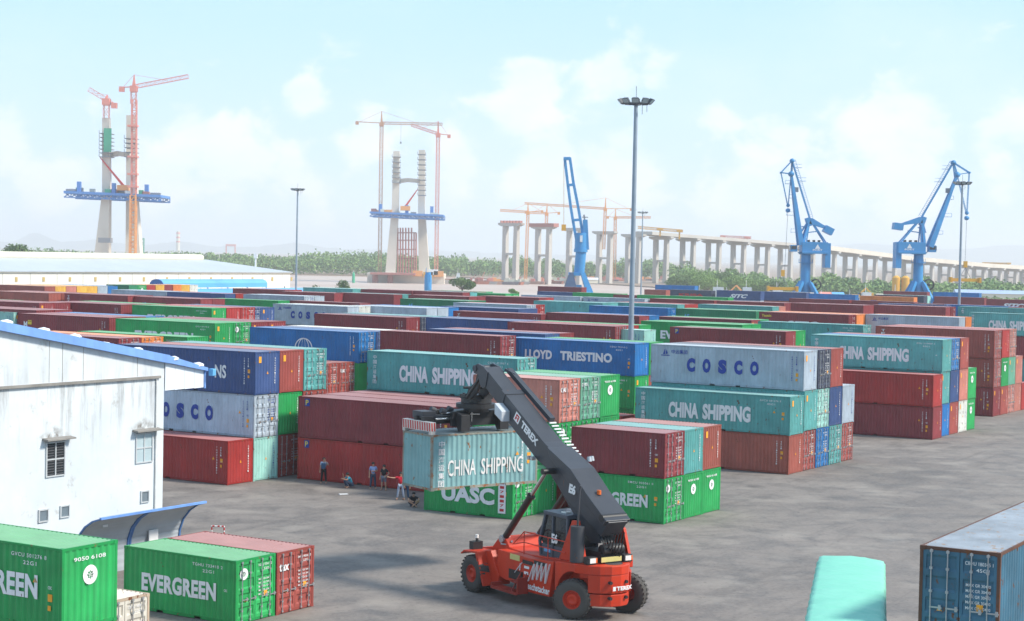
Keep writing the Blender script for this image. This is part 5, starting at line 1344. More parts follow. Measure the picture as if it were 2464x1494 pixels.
# ---------------------------------------------------------------- viaduct
def V2(i): 
    X0,Y0=-1.6,1150.; return Vector((X0+21.7*i,Y0+24*i,0))
AX=Vector((21.7,24,0)).normalized(); PX=Vector((24,-21.7,0)).normalized()
def deckz(i):                                 # photo y of the pier tops
    xs=[(-1,533),(0,536),(1,543),(2,548),(3,556),(4,563),(5,569),(7,578),(10,592),(13,611),(16,628),(20,643),(24,652),(30,662)]
    for (a,ya),(b,yb) in zip(xs,xs[1:]):
        if a<=i<=b: return ya+(yb-ya)*(i-a)/(b-a)
    return 660
def zi(i):
    p=V2(i); x=W0/2+FP*p.x/p.y; return at(x,deckz(i),p.y).z
AY=math.atan2(AX.y,AX.x)
PN=['first','second','third','fourth','fifth','sixth','seventh','eighth','ninth','tenth','eleventh','twelfth','thirteenth','fourteenth','fifteenth','sixteenth','seventeenth','eighteenth','nineteenth','twentieth','twenty first','twenty second','twenty third','twenty fourth','twenty fifth','twenty sixth']
for i in range(26):
    p=V2(i); z=zi(i); r=empty('viaduct_pier',(p.x,p.y,-4),AY,'twin legged concrete bridge pier, '+PN[i]+' from the left','bridge pier','bridge piers across the river')
    # local x = along the bridge, y = across
    for s in (-1,1):
        mb=MB(); H=z+4-2.2; mb.hexa([(-1.7,s*4.6-1.7,0),(1.7,s*4.6-1.7,0),(1.7,s*4.6+1.7,0),(-1.7,s*4.6+1.7,0),(-1.4,s*4.9-1.5,H),(1.4,s*4.9-1.5,H),(1.4,s*4.9+1.5,H),(-1.4,s*4.9+1.5,H)])
        mb.build('leg',CONC2,r)
    mb=MB(); zc=(z+4)*.5; mb.box(-1.2,1.2,-3.5,3.5,zc-1,zc+.4); mb.build('tie_beam',CONC2,r)
    mb=MB(); mb.prism([(-10,z+3.9),(10,z+3.9),(10,z+2.7),(7,z+1.7),(-7,z+1.7),(-10,z+2.7)],'x',-2.0,2.0); mb.build('pier_head',CONC2,r)
    if i in(0,1):
        mb=MB()
        for k in range(-3,4): mb.box(-1.5,1.5,k*2.7-.4,k*2.7+.4,z+3.9,z+5.4)
        if i==1: mb.box(-2.6,2.6,-11,11,z+3.2,z+5.6)
        mb.build('formwork',SCAF,r)
# deck
mb=MB(); 
pts=[]
for k in range(0,61):
    i=4.3+k*.5
    if i>30: break
    p=V2(i); pts.append(Vector((p.x,p.y,zi(i)+.1)))
org=pts[0].copy()
rr=empty('viaduct_deck',org,0,'long concrete viaduct deck descending to the right','bridge deck')
for a,b in zip(pts,pts[1:]):
    a=a-org;b=b-org; o=PX*9
    mb.hexa([a-o,b-o,b+o,a+o,a-o+Vector((0,0,2.3)),b-o+Vector((0,0,2.3)),b+o+Vector((0,0,2.3)),a+o+Vector((0,0,2.3))])
mb.build('girder',CONC2,rr)
mb=MB()
for a,b in zip(pts[14:],pts[15:]):
    a=a-org;b=b-org; o=PX*9.2; mb.hexa([a+o-PX*.4,b+o-PX*.4,b+o,a+o]+[q+Vector((0,0,3.6)) for q in (a+o-PX*.4,b+o-PX*.4,b+o,a+o)])
mb.build('parapet',CONC,rr)
# launching gantry, portal gantries
def gantry(label,Y,x0,y0,x1,y1,leg,m,name='launching_gantry',w=1.6,t=.4):
    a=at(x0,y0,Y);b=at(x1,y1,Y); r=empty(name,a,0,label,'gantry'); mb=MB(); lattice(mb,(0,0,0),b-a,w,t=t); mb.build('girder',m,r)
    for u in leg:
        p=(b-a)*u[0]; mb=MB(); mb.bar(p,p+Vector((0,0,-u[1])),1.0); mb.box(p.x-2,p.x+2,p.y-1.5,p.y+1.5,p.z-.8,p.z+.9); mb.build('leg',m,r)
gantry('long yellow launching gantry above the end of the bridge deck',1230,1534,547,1642,556,((.50,5),(.93,6)),YLW)
gantry('red girder crane standing on the viaduct deck',1400,1733,569,1806,572,((.08,4),(.88,5)),ORC)
gantry('thin yellow portal gantry over the far right of the bridge',1700,2368,633,2426,634,((.0,10),(1.0,10)),YLW,'portal_gantry',1.2,.5)
p=at(1594,552,1230)
for k,(bx,b,t,tip,ct,ap,lab) in enumerate([
  (0,(1264,672),(1270,510),(1203,506),(1304,507),(1270,489),'orange tower crane left of the second twin pier'),
  (1,(1314,545),(1315,513),(1262,511),(1344,511),(1316,490),'orange tower crane on top of the second twin pier'),
  (2,(1452,600),(1456,502),(1262,489),(1518,502),(1457,476),'long jib orange tower crane at the fourth twin pier'),
  (3,(1478,670),(1480,523),(1565,523),(1462,521),(1481,503),'short orange tower crane right of the fourth twin pier')]):
    tower_crane(lab,1140+40*k,b,t,tip,ct,ap,ORC2,w=1.7,t=.42)
# ---------------------------------------------------------------- harbour cranes
def harbour(label,Y,cx,k_,by):
    "level-luffing crane; k_ holds photo points of its joints, all in one upright plane"
    base=at(cx,634,Y); base.z=0; k=Y/FP; root=empty('harbour_crane',base,0,label,'harbour crane','blue slewing cranes on the quay')
    hz=614+.0203*(cx-1231); m=-1 if k_['hd'][0]<cx else 1
    def P(x,y,dy=0): return Vector(((x-cx)*k,dy,CH+(hz-y)*k))
    G=lambda n,dy=0: P(*k_[n],dy)
    def bx(mb,x0,x1,y0,y1,d0,d1): mb.box(min(x0-cx,x1-cx)*k,max(x0-cx,x1-cx)*k,d0,d1,P(0,max(y0,y1)).z,P(0,min(y0,y1)).z)
    mb=MB(); mb.tube((0,0,0),P(cx,612),1.55,1.4,20); mb.build('tower',CRB,root)
    mb=MB(); mb.tube(P(cx,612),P(cx,606),2.0,2.6,20); mb.tube(P(cx,633),P(cx,631.5),2.1,2.1,20)
    for i in range(12):
        a_=i*.5236; mb.tube((2.05*math.cos(a_),2.05*math.sin(a_),P(0,631.5).z),(2.05*math.cos(a_),2.05*math.sin(a_),P(0,631.5).z+1.1),.04,n=4)
    mb.build('ring_gallery',CRB,root)
    mb=MB(); z=P(0,690).z
    for sx in (-1,1):
        for sy in (-1,1): mb.bar((sx*1.1,sy*1.1,z+1.5),(sx*5.5,sy*5,0),1.1)
    mb.prism([(-5.0,1.2),(-1.5,z+1.5),(1.5,z+1.5),(5.0,1.2)],'y',-.9,.9); mb.build('portal_base',CRB,root)
    mb=MB(); c_=(2.9,-1.2,P(0,684).z); mb.rev([(1.35,-.4),(1.7,-.4),(1.7,.4),(1.35,.4)],20,c_,'y'); mb.rev([(.0,-.3),(.45,-.3),(.45,.3),(0,.3)],12,c_,'y')
    for i in range(6): a_=i*1.047; mb.tube((c_[0]+.4*math.cos(a_),-1.2,c_[2]+.4*math.sin(a_)),(c_[0]+1.4*math.cos(a_),-1.2,c_[2]+1.4*math.sin(a_)),.06,n=4)
    mb.build('cable_reel',BLK,root)
    mb=MB(); bx(mb,*k_['house'],-2.6,2.6); bx(mb,*k_['drop'],-2.4,2.4); x0,x1,y0,y1=k_['house']; bx(mb,x0-4*m*-1 if 0 else x0,x1,y1-1,y1+4,-2.9,2.9)
    mh=mb.build('machinery_house',CRB,root,bevel=.05)
    ex=(k_['house'][0]+k_['house'][1])/2-m*6; e=P(ex,588); mb=MB(); vs,fs=text_mesh('PORT',2.8,.5,.03); mb.add([(e.x-1.4+u,-2.62,P(0,603).z+w) for u,_,w in vs],fs); mb.add([(e.x-.8,-2.62,P(0,598).z),(e.x+.8,-2.62,P(0,598).z),(e.x,-2.62,P(0,587).z)],[(0,1,2)]); mb.build('house_emblem',WHT,root)
    mb=MB()
    for q in (.3,.5,.7): 
        xx=k_['house'][0]+(k_['house'][1]-k_['house'][0])*q; bx(mb,xx-2,xx+2,y0-5,y0,-1,1)
    mb.build('roof_vents',BLK,mh)
    mb=MB(); bx(mb,*k_['cab'],-2.2,.2); cb=mb.build('operator_cab',CRB,root,bevel=.05)
    mb=MB(); c0,c1,c2,c3=k_['cab']; xo=c0 if m<0 else c1; bx(mb,xo-4,xo+4,c2+3,c3-4,-2.3,.3) if 0 else bx(mb,xo-.6,xo+.6+m*0,c2+2,c3-4,-2.25,.25); bx(mb,c0+2,c1-2,c2+2,c3-6,-2.26,-2.18); mb.build('cab_glass',GLS,cb)
    foot,head=G('foot'),G('nk'); kn=foot.lerp(head,.3)
    mb=MB()
    for s_ in (-1,1):
        o=lambda v:Vector((0,s_*v,0))
        mb.bar(foot+o(2.0),kn+o(1.6),1.45,1.0,1.25,.9,ref=(0,1,0)); mb.bar(kn+o(1.6),head+o(.5),1.25,.9,.6,.5,ref=(0,1,0))
    for u in (.15,.3,.45,.6,.75,.9): q=foot.lerp(head,u); mb.bar(q+Vector((0,-1.9*(1-u)-.3,0)),q+Vector((0,1.9*(1-u)+.3,0)),.35)
    mb.build('jib',CRB,root)
    hd,nk,bk=G('hd'),G('nk'),G('bk')
    mb=MB()
    for s_ in (-.7,.7):
        o=Vector((0,s_,0))
        for a,b in ((hd,nk),(hd,bk),(nk,bk),(hd,nk.lerp(foot,.06))): mb.bar(a+o,b+o,.30,.25)
    mb.rev([(0,-.9),(.65,-.9),(.65,.9),(0,.9)],14,tuple(hd),'y'); mb.rev([(0,-.9),(.8,-.9),(.8,.9),(0,.9)],14,tuple(nk),'y'); mb.rev([(0,-.8),(.3,-.8),(.3,.8),(0,.8)],10,tuple(bk),'y'); mb.build('fly_jib',CRB,root)
    ap=G('ap'); mb=MB()
    for s_ in (-.6,.6): mb.bar(hd+Vector((0,s_,0)),ap+Vector((0,s_,0)),.30)
    n=34; dd=(ap-hd).normalized(); nn_=Vector((-dd.z,0,dd.x)); nn_=nn_ if nn_.z>0 else -nn_
    for i in range(n):
        q=hd.lerp(ap,i/n); mb.bar(q,q+nn_*1.0,.08)
    mb.bar(hd+nn_*1.0,ap+nn_*1.0,.09); mb.build('luffing_tie',CRB,root)
    fr=P(k_['house'][0 if m<0 else 1]+m*-14,582); rr=P(k_['house'][1 if m<0 else 0]+m*6,582)
    mb=MB()
    for s_ in (-1.6,1.6):
        o=Vector((0,s_,0)); oo=Vector((0,s_*.5,0))
        mb.bar(P(cx+m*10,583)+o,ap+oo,.75,.75,.5,.5); mb.bar(P(cx-m*46,584)+o,ap+oo,.38); mb.bar(P(cx+m*2,583)+o,ap+oo,.34); mb.bar(P(cx+m*14,560)+oo,ap+oo,.3)
    mb.bar(P(cx+m*4,560),P(cx-m*28,556),.3); mb.bar(P(cx+m*12,545),P(cx-m*4,548),.3); mb.build('a_frame',CRB,root)
    cw=G('cw'); mb=MB(); d2=(cw-ap); 
    for s_ in (-1.2,1.2):
        o=Vector((0,s_,0)); mb.bar(ap+Vector((0,0,-.6))+o,ap+d2*.82+Vector((0,0,.2))+o,1.9,.3,.6,.3,ref=(0,1,0)); mb.bar(ap+Vector((m*.8,0,.2))+o,ap+Vector((0,0,-2.2))+o,1.2,.3,ref=(0,1,0))
    mb.build('counter_arm',CRB,root)
    mb=MB(); A_=Matrix.Rotation(-m*k_.get('cwa',.45)*-1 if 0 else m*-.45 if m<0 else .12,3,'Y'); V=[]
    for z_ in (-1.0,1.0):
        for x_,y_ in ((-1.35,-1.8),(1.35,-1.8),(1.35,1.8),(-1.35,1.8)): V.append(cw+A_@Vector((x_,y_,z_)))
    mb.hexa(V); mb.build('counterweight_block',CRB,root)
    mb=MB()
    for u,l in ((.18,2.4),(.42,3.0),(.66,1.6),(.86,2.2)):
        q=foot.lerp(head,u); mb.bar(q,q+Vector((m*l,0,0)),1.2,.1); mb.bar(q+Vector((0,-.6,1)),q+Vector((m*l,-.6,1)),.08); mb.bar(q+Vector((m*l,-.6,0)),q+Vector((m*l,-.6,1)),.08)
    for u in (.12,.35): q=hd.lerp(ap,u); mb.bar(q,q+Vector((-m*2.2,0,0)),1.0,.1); mb.bar(q+Vector((0,-.5,1)),q+Vector((-m*2.2,-.5,1)),.08)
    mb.build('walkway',CRB,root)
    mb=MB(); q=foot.lerp(head,.78)+Vector((-m*.9,0,0)); mb.box(q.x-.6,q.x+.6,-.5,.5,q.z-.7,q.z+.7); mb.build('jib_floodlight',DKS,root)
    hk=G('hk'); mb=MB()
    for s_ in (-.5,.5):
        for a,b in ((bk,hk),(nk,hk)): mb.bar(a+Vector((0,s_,0)),b+Vector((0,s_,0)),.16)
    mb.rev([(0,-.5),(.65,-.5),(.65,.5),(0,.5)],12,tuple(hk+Vector((0,0,-.9))),'y'); mb.rev([(0,-.5),(.5,-.5),(.5,.5),(0,.5)],12,tuple(hk+Vector((0,0,.6))),'y'); mb.build('hanging_block',CRB,root)
    mb=MB(); sx=(k_['rope'][0]-cx)*k; mb.tube(hk+Vector((0,0,-1.4)),(sx,0,P(0,by-22).z),.06,n=4); mb.build('hoist_rope',DKS,root)
harbour('left of the two blue slewing harbour cranes, hook hanging left',520,1938,dict(hd=(1899,388),nk=(1897.5,419.6),bk=(1873,417),foot=(1924,590),ap=(1945,526),cw=(1990,553),hk=(1892,500),house=(1925,1987,582,606),drop=(1981,1994,584,643),cab=(1898,1914,590,606),rope=(1887,0)),700)
def spreader_yellow(P,label,s=1):
    r=empty('hanging_spreader',P,0,label,'spreader','yellow spreaders hanging from the harbour cranes')
    mb=MB(); mb.box(-4.2,4.2,-.5,.5,-.4,.5); mb.box(-4.4,-3.8,-1.2,1.2,-.7,.8); mb.box(3.8,4.4,-1.2,1.2,-.7,.8); mb.build('beam',YLW,r)
    mb=MB()
    for x in (-1.6,1.6): mb.tube((x,0,.5),(0,0,3.6),.08,n=5)
    mb.build('slings',DKS,r); mb=MB(); mb.box(-.5,.5,-.4,.4,3.6,5.4); mb.build('hook_block',YLW,r)
spreader_yellow(at(1882,695,500),'yellow spreader hanging low at the left harbour crane')
harbour('right of the two blue slewing harbour cranes, hook hanging right',520,2209,dict(hd=(2286,390),nk=(2296,419),bk=(2325,413.5),foot=(2234,594),ap=(2213,524),cw=(2157,546),hk=(2322,515),house=(2155,2221,583,607),drop=(2151,2164,584,646),cab=(2229,2247,590,606),rope=(2321,0)),672)
spreader_yellow(at(2321,674,500),'yellow spreader hanging beside the lamp mast at right')
# third crane: single A-shaped jib seen from the front
def third():
    Y=560; hz=617; k=Y/FP; base=at(1392,640,Y); base.z=0; root=empty('harbour_crane',base,0,'blue harbour crane with long open jib left of the tallest mast','harbour crane')
    P=lambda x,y,dy=0: Vector(((x-1392)*k,dy,CH+(hz-y)*k))
    mb=MB(); mb.tube(P(1393,662),P(1397,602),1.7,1.7,18); mb.tube(P(1396,606),P(1396,598),2.2,2.2,18); mb.tube(P(1396,598),P(1396,560),2.0,1.9,18); mb.build('tower',CRB,root)
    mb=MB(); mb.bar(P(1409,600),P(1405,528),1.8,2.0,1.5,1.6,ref=(0,1,0)); mb.box(P(1400,0).x,P(1410,0).x,-1,1,P(0,575).z,P(0,540).z); mb.build('machinery_house',CRB,root)
    mb=MB(); mb.box(P(1393,0).x,P(1399,0).x,-2.4,-1.2,P(0,582).z,P(0,566).z); mb.build('operator_cab',WHT,root)
    mb=MB(); mb.bar(P(1404,530),P(1402,516),.5); mb.bar(P(1398,522),P(1412,522),.3); mb.build('mast_head',DKS,root)
    mb=MB(); 
    L=[P(1353,383),P(1361,440),P(1370,500),P(1380,553),P(1390,598)]; R_=[P(1365,380),P(1375,440),P(1388,500),P(1398,552),P(1404,598)]
    for S in (L,R_):
        for a,b in zip(S,S[1:]): mb.bar(a,b,.85,1.2,ref=(0,1,0))
    for i,(a,b) in enumerate(((P(1353,383),P(1366,381)),(P(1363,446),P(1377,444)),(P(1374,530),P(1393,528)))): mb.bar(a,b,1.6,.8)
    mb.box(P(1350,0).x,P(1365,0).x,-1,1,P(0,386).z,P(0,379).z); mb.build('jib',CRB,root)
    mb=MB(); mb.tube(P(1351,385),P(1354,540),.07,n=4); q=P(1354,545); mb.box(q.x-.7,q.x+.7,-.5,.5,q.z-1.4,q.z+.6); mb.build('hook_line',YLW,root)
    NVY=paint('dark blue leg plate',(.06,.10,.18),.5,.15)
    mb=MB(); z0,z1=0,P(0,655).z
    for (x0,x1,x2,x3) in ((1366,1379,1386,1362-6),(1398,1407,1421,1410)):
        a=[P(x3,0).x,P(x2,0).x]; 
    for s in (-5,5):
        mb=MB(); mb.hexa([(P(1354,0).x-1,s-.6,0),(P(1384,0).x+1.5,s-.6,0),(P(1384,0).x+1.5,s+.6,0),(P(1354,0).x-1,s+.6,0),(P(1370,0).x,s*.4-.6,z1),(P(1379,0).x,s*.4-.6,z1),(P(1379,0).x,s*.4+.6,z1),(P(1370,0).x,s*.4+.6,z1)]); mb.build('portal_leg',NVY,root)
        mb=MB(); mb.hexa([(P(1412,0).x+1,s-.6,0),(P(1424,0).x+2,s-.6,0),(P(1424,0).x+2,s+.6,0),(P(1412,0).x+1,s+.6,0),(P(1396,0).x,s*.4-.6,z1),(P(1407,0).x,s*.4-.6,z1),(P(1407,0).x,s*.4+.6,z1),(P(1396,0).x,s*.4+.6,z1)]); mb.build('portal_leg',CRB,root)
    mb=MB(); mb.box(P(1368,0).x,P(1408,0).x,-2.6,2.6,z1-1.0,z1); mb.bar(P(1374,690),P(1400,690),1.4,1.4); mb.build('portal_beam',CRB,root)
third()
# ---------------------------------------------------------------- warehouse and canopies, far left
def warehouse():
    zE=8.0; A_=at(0,652.7,459); t1=0
    s=A_.dot(ES); p2=at(711,656,556); s2=p2.dot(ES); S=(s+s2)/2; t0,t1=A_.dot(ET)-60,p2.dot(ET)
    O=ES*S+ET*t1; root=empty('warehouse',O,-YAW,'long white warehouse with pale grey roof behind the yard, left','warehouse'); L=t1-t0
    WW=paint('warehouse white wall',(.74,.71,.64),.7,.04,streak=.05,scale=.1); GR=paint('warehouse grey roof',(.46,.50,.54),.5,.05,scale=.1)
    mb=MB(); mb.box(-40,0,-L,0,0,zE); mb.build('wall',WW,root)
    mb=MB(); mb.hexa([(.6,-L,zE),(-20,-L,zE+3.4),(-20,-17,zE+3.4),(.6,.6,zE),(.6,-L,zE+.25),(-20,-L,zE+3.65),(-20,-17,zE+3.65),(.6,.6,zE+.25)])
    mb.hexa([(.6,.6,zE),(-20,-17,zE+3.4),(-20.2,-17,zE+3.4),(-40.6,.6,zE),(.6,.6,zE+.25),(-20,-17,zE+3.65),(-20.2,-17,zE+3.65),(-40.6,.6,zE+.25)])
    mb.hexa([(-40.6,-L,zE),(-40.6,.6,zE),(-20,-17,zE+3.4),(-20,-L,zE+3.4),(-40.6,-L,zE+.25),(-40.6,.6,zE+.25),(-20,-17,zE+3.65),(-20,-L,zE+3.65)]); mb.build('roof',GR,root)
    mb=MB(); mb.tube((-19.5,-L,zE+4.1),(-19.5,-20,zE+4.1),1.15,n=14); mb.build('ridge_vent',CREAM,root)
    mb=MB(); mb.box(.02,.35,-L,.3,zE-.3,zE+.28); mb.build('gutter',CREAM,root)
    for i in range(18):
        y=-4-i*9.5
        if -y>L-2: break
        mb=MB(); mb.box(0,.04,y,y+.15,.2,zE-.3); mb.build('wall_joint',flat('joint grey',(.45,.45,.42)),root)
        mb=MB(); mb.box(0,.12,y+4.3,y+5.1,zE-2.6,zE-1.4); mb.build('wall_vent',flat('ochre vent',(.5,.36,.12)),root)
warehouse()
def shed():
    BC=paint('light blue sheet roof',(.14,.40,.72),.45,.06,streak=.1,scale=.2); SHBL=paint('shaded blue sheet end',(.05,.16,.42),.5,.1)  # gable end: same blue darkened, its shaded side put into the colour
    Y=392; A_=at(393,672,Y); O=Vector((A_.x,A_.y,0)); z=A_.z; root=empty('blue_shed',O,-YAW,'low shed with light blue rounded roof in front of the warehouse','shed')
    L=36; mb=MB(); pr=[(0,z-1.9)]+[(-1.9-1.9*math.cos(math.pi*i/10)*-1-0,z-1.0+.9*math.sin(math.pi*i/10)) for i in range(11)][::-1]
    pr=[(0,z-1.9)]+[(-2-2*-math.cos(math.pi*i/10)*1.0,z-1.1+1.1*math.sin(math.pi*i/10)) for i in range(11)]+[(-4,z-1.9)]
    pr=[(0,z-1.9),(0,z-.9),(-.5,z-.35),(-1.3,z-.05),(-2,z),(-2.7,z-.05),(-3.5,z-.35),(-4,z-.9),(-4,z-1.9)]
    mb.prism(pr,'y',.05,L); mb.build('upper_roof',BC,root)
    mb=MB(); mb.prism([(x*1.0,zz) for x,zz in pr],'y',-.1,.04); mb.build('gable_end',SHBL,root)
    mb=MB(); mb.hexa([(-.2,2,z-2.3),(5.5,2,z-3.9),(5.5,L+14,z-3.9),(-.2,L+14,z-2.3),(-.2,2,z-2.15),(5.5,2,z-3.75),(5.5,L+14,z-3.75),(-.2,L+14,z-2.15)]); mb.build('lower_roof',BC,root)
    mb=MB()
    for i in range(7): mb.tube((5.2,3+i*7,0),(5.2,3+i*7,z-3.85),.12,n=6); mb.tube((-2,3+i*7,0),(-2,3+i*7,z-1.8),.15,n=6)
    mb.build('posts',GALV,root)
shed()
# ---------------------------------------------------------------- river marks, boats, far shore works
p=at(850,680,1084); mb=MB(); mb.tube((0,0,-1),(0,0,5.2),.95,.85,12); mb.tube((0,0,5.2),(0,0,6.8),.85,.15,12); r=empty('channel_buoy',(p.x,p.y,-4),0,'green channel marker standing in the river','buoy'); mb.build('marker_body',flat('marker green',(.02,.38,.2),.5),r)
mb=MB(); mb.tube((0,0,6.6),(0,0,7.4),.18,n=8); mb.build('marker_light',WHT,r)
p=at(1030,655,600); r=empty('mooring_dolphin',(p.x,p.y,-4),0,'bright blue mooring pile standing before the second pylon','mooring pile'); mb=MB(); H=p.z+4; mb.tube((0,0,0),(0,0,H-1.0),1.25,n=20); mb.build('pile',CRB,r)
mb=MB(); mb.tube((0,0,H-1),(0,0,H),.95,n=16); mb.hexa([(-1.2,-.3,H-2),(-.7,-.3,H-2),(-.7,.3,H-2),(-1.2,.3,H-2),(-.7,-.3,H+1.6),(-.6,-.3,H+1.6),(-.6,.3,H+1.6),(-.7,.3,H+1.6)]); mb.tube((.7,-.9,H-3.2),(.7,-.9,H-.8),.28,n=8); mb.build('pile_head',CRB,r)
def boat(x,y,Y,L,hull,label,cab=(.55,.6,.62),wy=0):
    p=at(x,y,Y); r=empty('cargo_boat',(p.x,p.y,-4),wy,label,'boat','boats moored along the river'); h=2.6
    mb=MB(); n=12; V=[]
    for i in range(n+1):
        u=i/n; w=2.6*min(1,(1-abs(2*u-1)**5)+.1); s=(abs(2*u-1)**3)*1.1
        V+=[(L*(u-.5)*.96,-w*.7,-.5),(L*(u-.5),-w,h+s),(L*(u-.5),w,h+s),(L*(u-.5)*.96,w*.7,-.5)]
    mb.add(V,[(4*i+k,4*i+4+k,4*i+4+(k+1)%4,4*i+(k+1)%4) for i in range(n) for k in range(4)]); mb.build('hull',flat('hull '+str(hull),hull,.5),r)
    mb=MB(); mb.box(L*.22,L*.40,-1.8,1.8,h,h+2.6); mb.box(L*.25,L*.38,-1.5,1.5,h+2.6,h+4.4); mb.build('wheelhouse',flat('wheelhouse',cab,.6),r)
    mb=MB(); mb.box(-L*.36,L*.16,-1.9,1.9,h-.1,h+.7); mb.build('cargo_hatch',flat('rusty hatch',(.32,.14,.10),.8),r)
    mb=MB(); mb.tube((L*.3,0,h+4),(L*.3,0,h+7.5),.1,n=5); mb.tube((-L*.38,0,h),(-L*.38,0,h+5),.1,n=5); mb.build('mast',WHT,r)
boat(1668,684,760,34,(.20,.08,.16),'maroon hulled cargo boat left of the yellow machines by the trees',wy=-.15)
boat(1745,690,770,30,(.10,.12,.30),'dark blue cargo boat below the tree clump',wy=-.1)
boat(1815,692,720,30,(.30,.12,.10),'rust red cargo boat left of the left harbour crane',(.7,.45,.35),wy=-.05)
boat(2035,694,700,26,(.12,.25,.40),'blue grey boat between the harbour cranes',(.6,.7,.7))
boat(2105,694,720,28,(.25,.27,.30),'grey boat left of the right harbour crane',(.6,.6,.55),wy=.1)
boat(2290,702,640,22,(.35,.14,.10),'small red boat beside the right lamp mast',(.6,.62,.6),wy=.2)
boat(1085,683,1120,14,(.45,.45,.45),'small pale work boat by the pile cap',(.7,.7,.7))
def works():
    rnd=random.Random(9)
    G='rusty barges and gear under the piers'
    for i,x in enumerate(range(1150,1655,21)):
        Y=(1150+(x-1225)*.9)-25 if x>1225 else 1130; p=at(x,680,Y); L=rnd.uniform(5,11)
        r=empty('work_barge',(p.x,p.y,-4),rnd.uniform(-.3,.3),['rusty','grey','brown','dark'][i%4]+' construction barge on the water, '+PN[i]+' from the left','barge',G)
        mb=MB(); mb.prism([(-L,1.9),(-L+1,-.4),(L-1,-.4),(L,1.9)],'y',-3.5,3.5); mb.build('hull',paint(['rust brown steel','grey barge steel','brown barge steel','dark barge steel'][i%4],[(.38,.14,.09),(.30,.28,.27),(.34,.20,.15),(.14,.12,.13)][i%4],.8,.3,scale=.3),r)
        mb=MB()
        for k in range(7):
            a=rnd.uniform(-L+1.5,L-1.5); h=rnd.uniform(.5,2.6); w=rnd.uniform(.5,1.8); y=rnd.uniform(-2.8,1.8); mb.box(a-w,a+w,y,y+1.0,1.9+.01*k,1.9+h)
        mb.tube((-L*.6,0,1.9),(-L*.2,0,6+rnd.random()*2),.16,n=5); mb.build('deck_gear',[ORC,SCAF,ORC2,CREAM][rnd.randrange(4)],r)
works()
def excavator(x,y,Y,label,m,fl=1):
    p=at(x,y,Y); z=-2.2; r=empty('excavator',(p.x,p.y,z),0,label,'excavator','excavators on the far shore')
    mb=MB(); mb.box(-2.2,2.2,-1.5,-.7,0,.9); mb.box(-2.2,2.2,.7,1.5,0,.9); mb.build('tracks',BLK,r)
    mb=MB(); mb.box(-2,1.5,-1.4,1.4,.95,2.5); mb.build('house',m,r); mb=MB(); mb.box(-1.4*fl-.6,-1.4*fl+.6,-1.3,0,1.5,3.3); mb.build('operator_cab',GLS,r)
    mb=MB(); mb.bar((-1*fl,0,2),(-4.5*fl,0,5.5),.7); mb.bar((-4.5*fl,0,5.5),(-6.8*fl,0,3.2),.5); mb.box(-7.3*fl-.6,-7.3*fl+.6,-.7,.7,2.1,3.3); mb.build('digging_arm',m,r)
excavator(1795,682,800,'orange excavator at work in front of the tree clump',ORC2); excavator(2060,676,800,'yellow excavator between the two harbour cranes',YLW,-1); excavator(2190,672,800,'yellow excavator at the foot of the yellow silo',YLW,-1)
p=at(2166,688,860); r=empty('cement_silo',(p.x,p.y,-3.2),0,'pair of yellow cement silos left of the right harbour crane','silo')
for dx in (-2.2,2.3): mb=MB(); mb.tube((dx,0,1.5),(dx,0,11),2.0,n=16); mb.tube((dx,0,11),(dx,0,12),2.0,.8,16); mb.tube((dx,0,0),(dx,0,1.5),.6,1.6,12); mb.build('silo_tank',YLW,r)
for x,y,Y,w,m,lab in ((1990,690,820,3.5,ORC,'orange roofed site hut right of the left harbour crane'),(2015,687,820,2.6,CYAL,'pale blue site hut between the cranes'),(2140,692,800,6,CREAM,'long cream site hut by the yellow silos'),(1420,676,1200,5,flat('tent white',(.7,.75,.82)),'white and blue tent behind the open jib crane'),(2250,696,760,4,CREAM,'small cream hut near the right mast')):
    p=at(x,y,Y); r=empty('site_hut',(p.x,p.y,-3.1),.1,lab,'hut','site huts on the far shore'); mb=MB(); mb.box(-w,w,-2,2,0,2.6); mb.build('wall',CREAM,r); mb=MB(); mb.prism([(-2.4,2.6),(2.4,2.6),(0,3.9)],'x',-w-.3,w+.3); mb.build('roof',m,r)
p=at(2400,692,900); r=empty('long_blue_shed',(p.x,p.y,-3.1),-.05,'long pale blue roofs on the far shore at right','shed'); mb=MB()
mb.prism([(-5,3.4),(5,3.4),(0,5.2)],'x',-22,24); mb.build('roof',paint('pale blue roof',(.35,.45,.62),.5,.1,scale=.2),r); mb=MB(); mb.box(-21.5,23.5,-4.5,4.5,0,3.4); mb.build('wall',CREAM,r)
# skyline bits: chimney, portal crane, lattice
def stack(x,y0,y1,Y,r0,label):
    p=at(x,y1,Y); r=empty('chimney',(p.x,p.y,-3),0,label,'chimney'); mb=MB(); H=at(x,y0,Y).z+3; mb.tube((0,0,0),(0,0,H),r0,r0*.75,10); mb.build('shaft',CREAM,r)
    mb=MB(); 
    for i in range(3): mb.tube((0,0,H*(.55+.17*i)),(0,0,H*(.61+.17*i)),r0*.95,r0*.9,10)
    mb.build('red_bands',ORC,r)
stack(428,556,606,4200,5,'red and white banded chimney on the skyline, left of centre')
p=at(555,610,3800); r=empty('gantry_crane',(p.x,p.y,-3),0,'faint pink gantry crane on the skyline left of the first mast','gantry crane'); mb=MB(); s=3800/FP; H=at(555,590,3800).z+3
mb.bar((-11*s,0,0),(-11*s,0,H),2.5); mb.bar((11*s,0,0),(10*s,0,H),2.5); mb.bar((-12*s,0,H),(12*s,0,H),4,4.5); mb.build('portal',ORC,r)
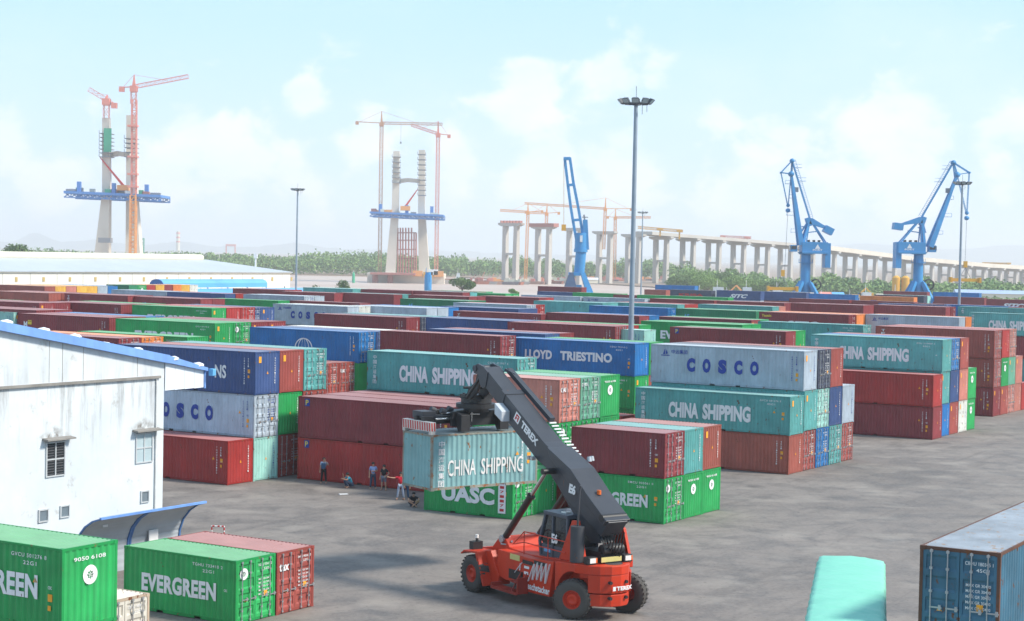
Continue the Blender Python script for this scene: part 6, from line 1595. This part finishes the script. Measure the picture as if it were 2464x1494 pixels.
p=at(343,610,1500); r=empty('slim_derrick',(p.x,p.y,-3),0,'slim green derrick just right of the left pylon','derrick'); mb=MB(); lattice(mb,(0,0,0),(0,0,at(343,573,1500).z+3),2,t=.4); mb.build('mast',GRN,r)
for x,y,lab in ((292,617,'orange tank below the left pylon'),(278,618,'small orange tank beside the larger one')):
    p=at(x,y,700); r=empty('orange_tank',(p.x,p.y,0),0,lab,'tank'); mb=MB(); mb.tube((0,0,0),(0,0,p.z+.3),1.3,n=14); mb.tube((0,0,p.z+.3),(0,0,p.z+.9),1.3,.4,14); mb.build('tank_body',ORC2,r)
p=at(615,610,560); r=empty('slim_post',(p.x,p.y,0),0,'slim white post rising behind the warehouse roof','post'); mb=MB(); mb.tube((0,0,0),(0,0,p.z),.28,n=8); mb.box(-.6,.6,-.4,.4,p.z-1.5,p.z); mb.build('post_shaft',WHT,r)
# trees
tree('round dark tree standing at the water edge, centre',1112,690,640,5.0,6.6,3400,LF2,.30,zb=.0)
tree('small dark tree left of the second pylon by the river',827,692,560,2.3,6.0,1400,LF2,.24,zb=0)
tree('sparse thin tree just right of the first lamp mast',757,692,520,1.8,5.0,160,LF2,.22,zb=0)
tree('small bright tree by the maroon container, centre',1235,703,600,2.2,3.5,1200,LF,.24,zb=0,lumps=5)
tree('dark tree rising behind the warehouse at far left',45,612,640,6.8,14.8,3600,LF2,.5,zb=0,lumps=12)
tree('lower dark tree behind the warehouse, far left',118,615,660,5,11.6,1500,LF2,.45,zb=0)
for i,(x,y,Y,rx,h) in enumerate([(1640,690,830,9,10.5),(1672,685,850,9,12.5),(1700,690,820,9,11),(1735,685,860,9,12),(1768,688,840,8,10),(1800,690,850,8,9),(1860,690,840,7,8),(1900,690,830,7,8),(2268,690,700,6,7),(2360,698,640,5.5,6),(2420,700,660,5,5.4),(2310,700,650,4,4.5)]):
    tree('bushy green tree on the far shore, '+PN[i]+' of the clump from the left',x,y,Y,rx,h,4200,LF if i%3 else LF2,.32,zb=-3.2,lumps=14)
# ================================================================ HAZE
hzmb=MB(); hzmb.box(-6500,6500,-40,15000,-5.6,175)
hm=bpy.data.materials.new('river haze'); hm.use_nodes=True; t=hm.node_tree; t.nodes.clear()
pv=nn(t,'ShaderNodeVolumePrincipled'); pv.inputs['Color'].default_value=(.94,.975,1,1); pv.inputs['Density'].default_value=1.9e-4; pv.inputs['Anisotropy'].default_value=.2
mo=nn(t,'ShaderNodeOutputMaterial'); t.links.new(pv.outputs[0],mo.inputs['Volume'])
hz_o=hzmb.build('haze',hm); tag(hz_o,kind='stuff',label='pale blue haze over the far shore')
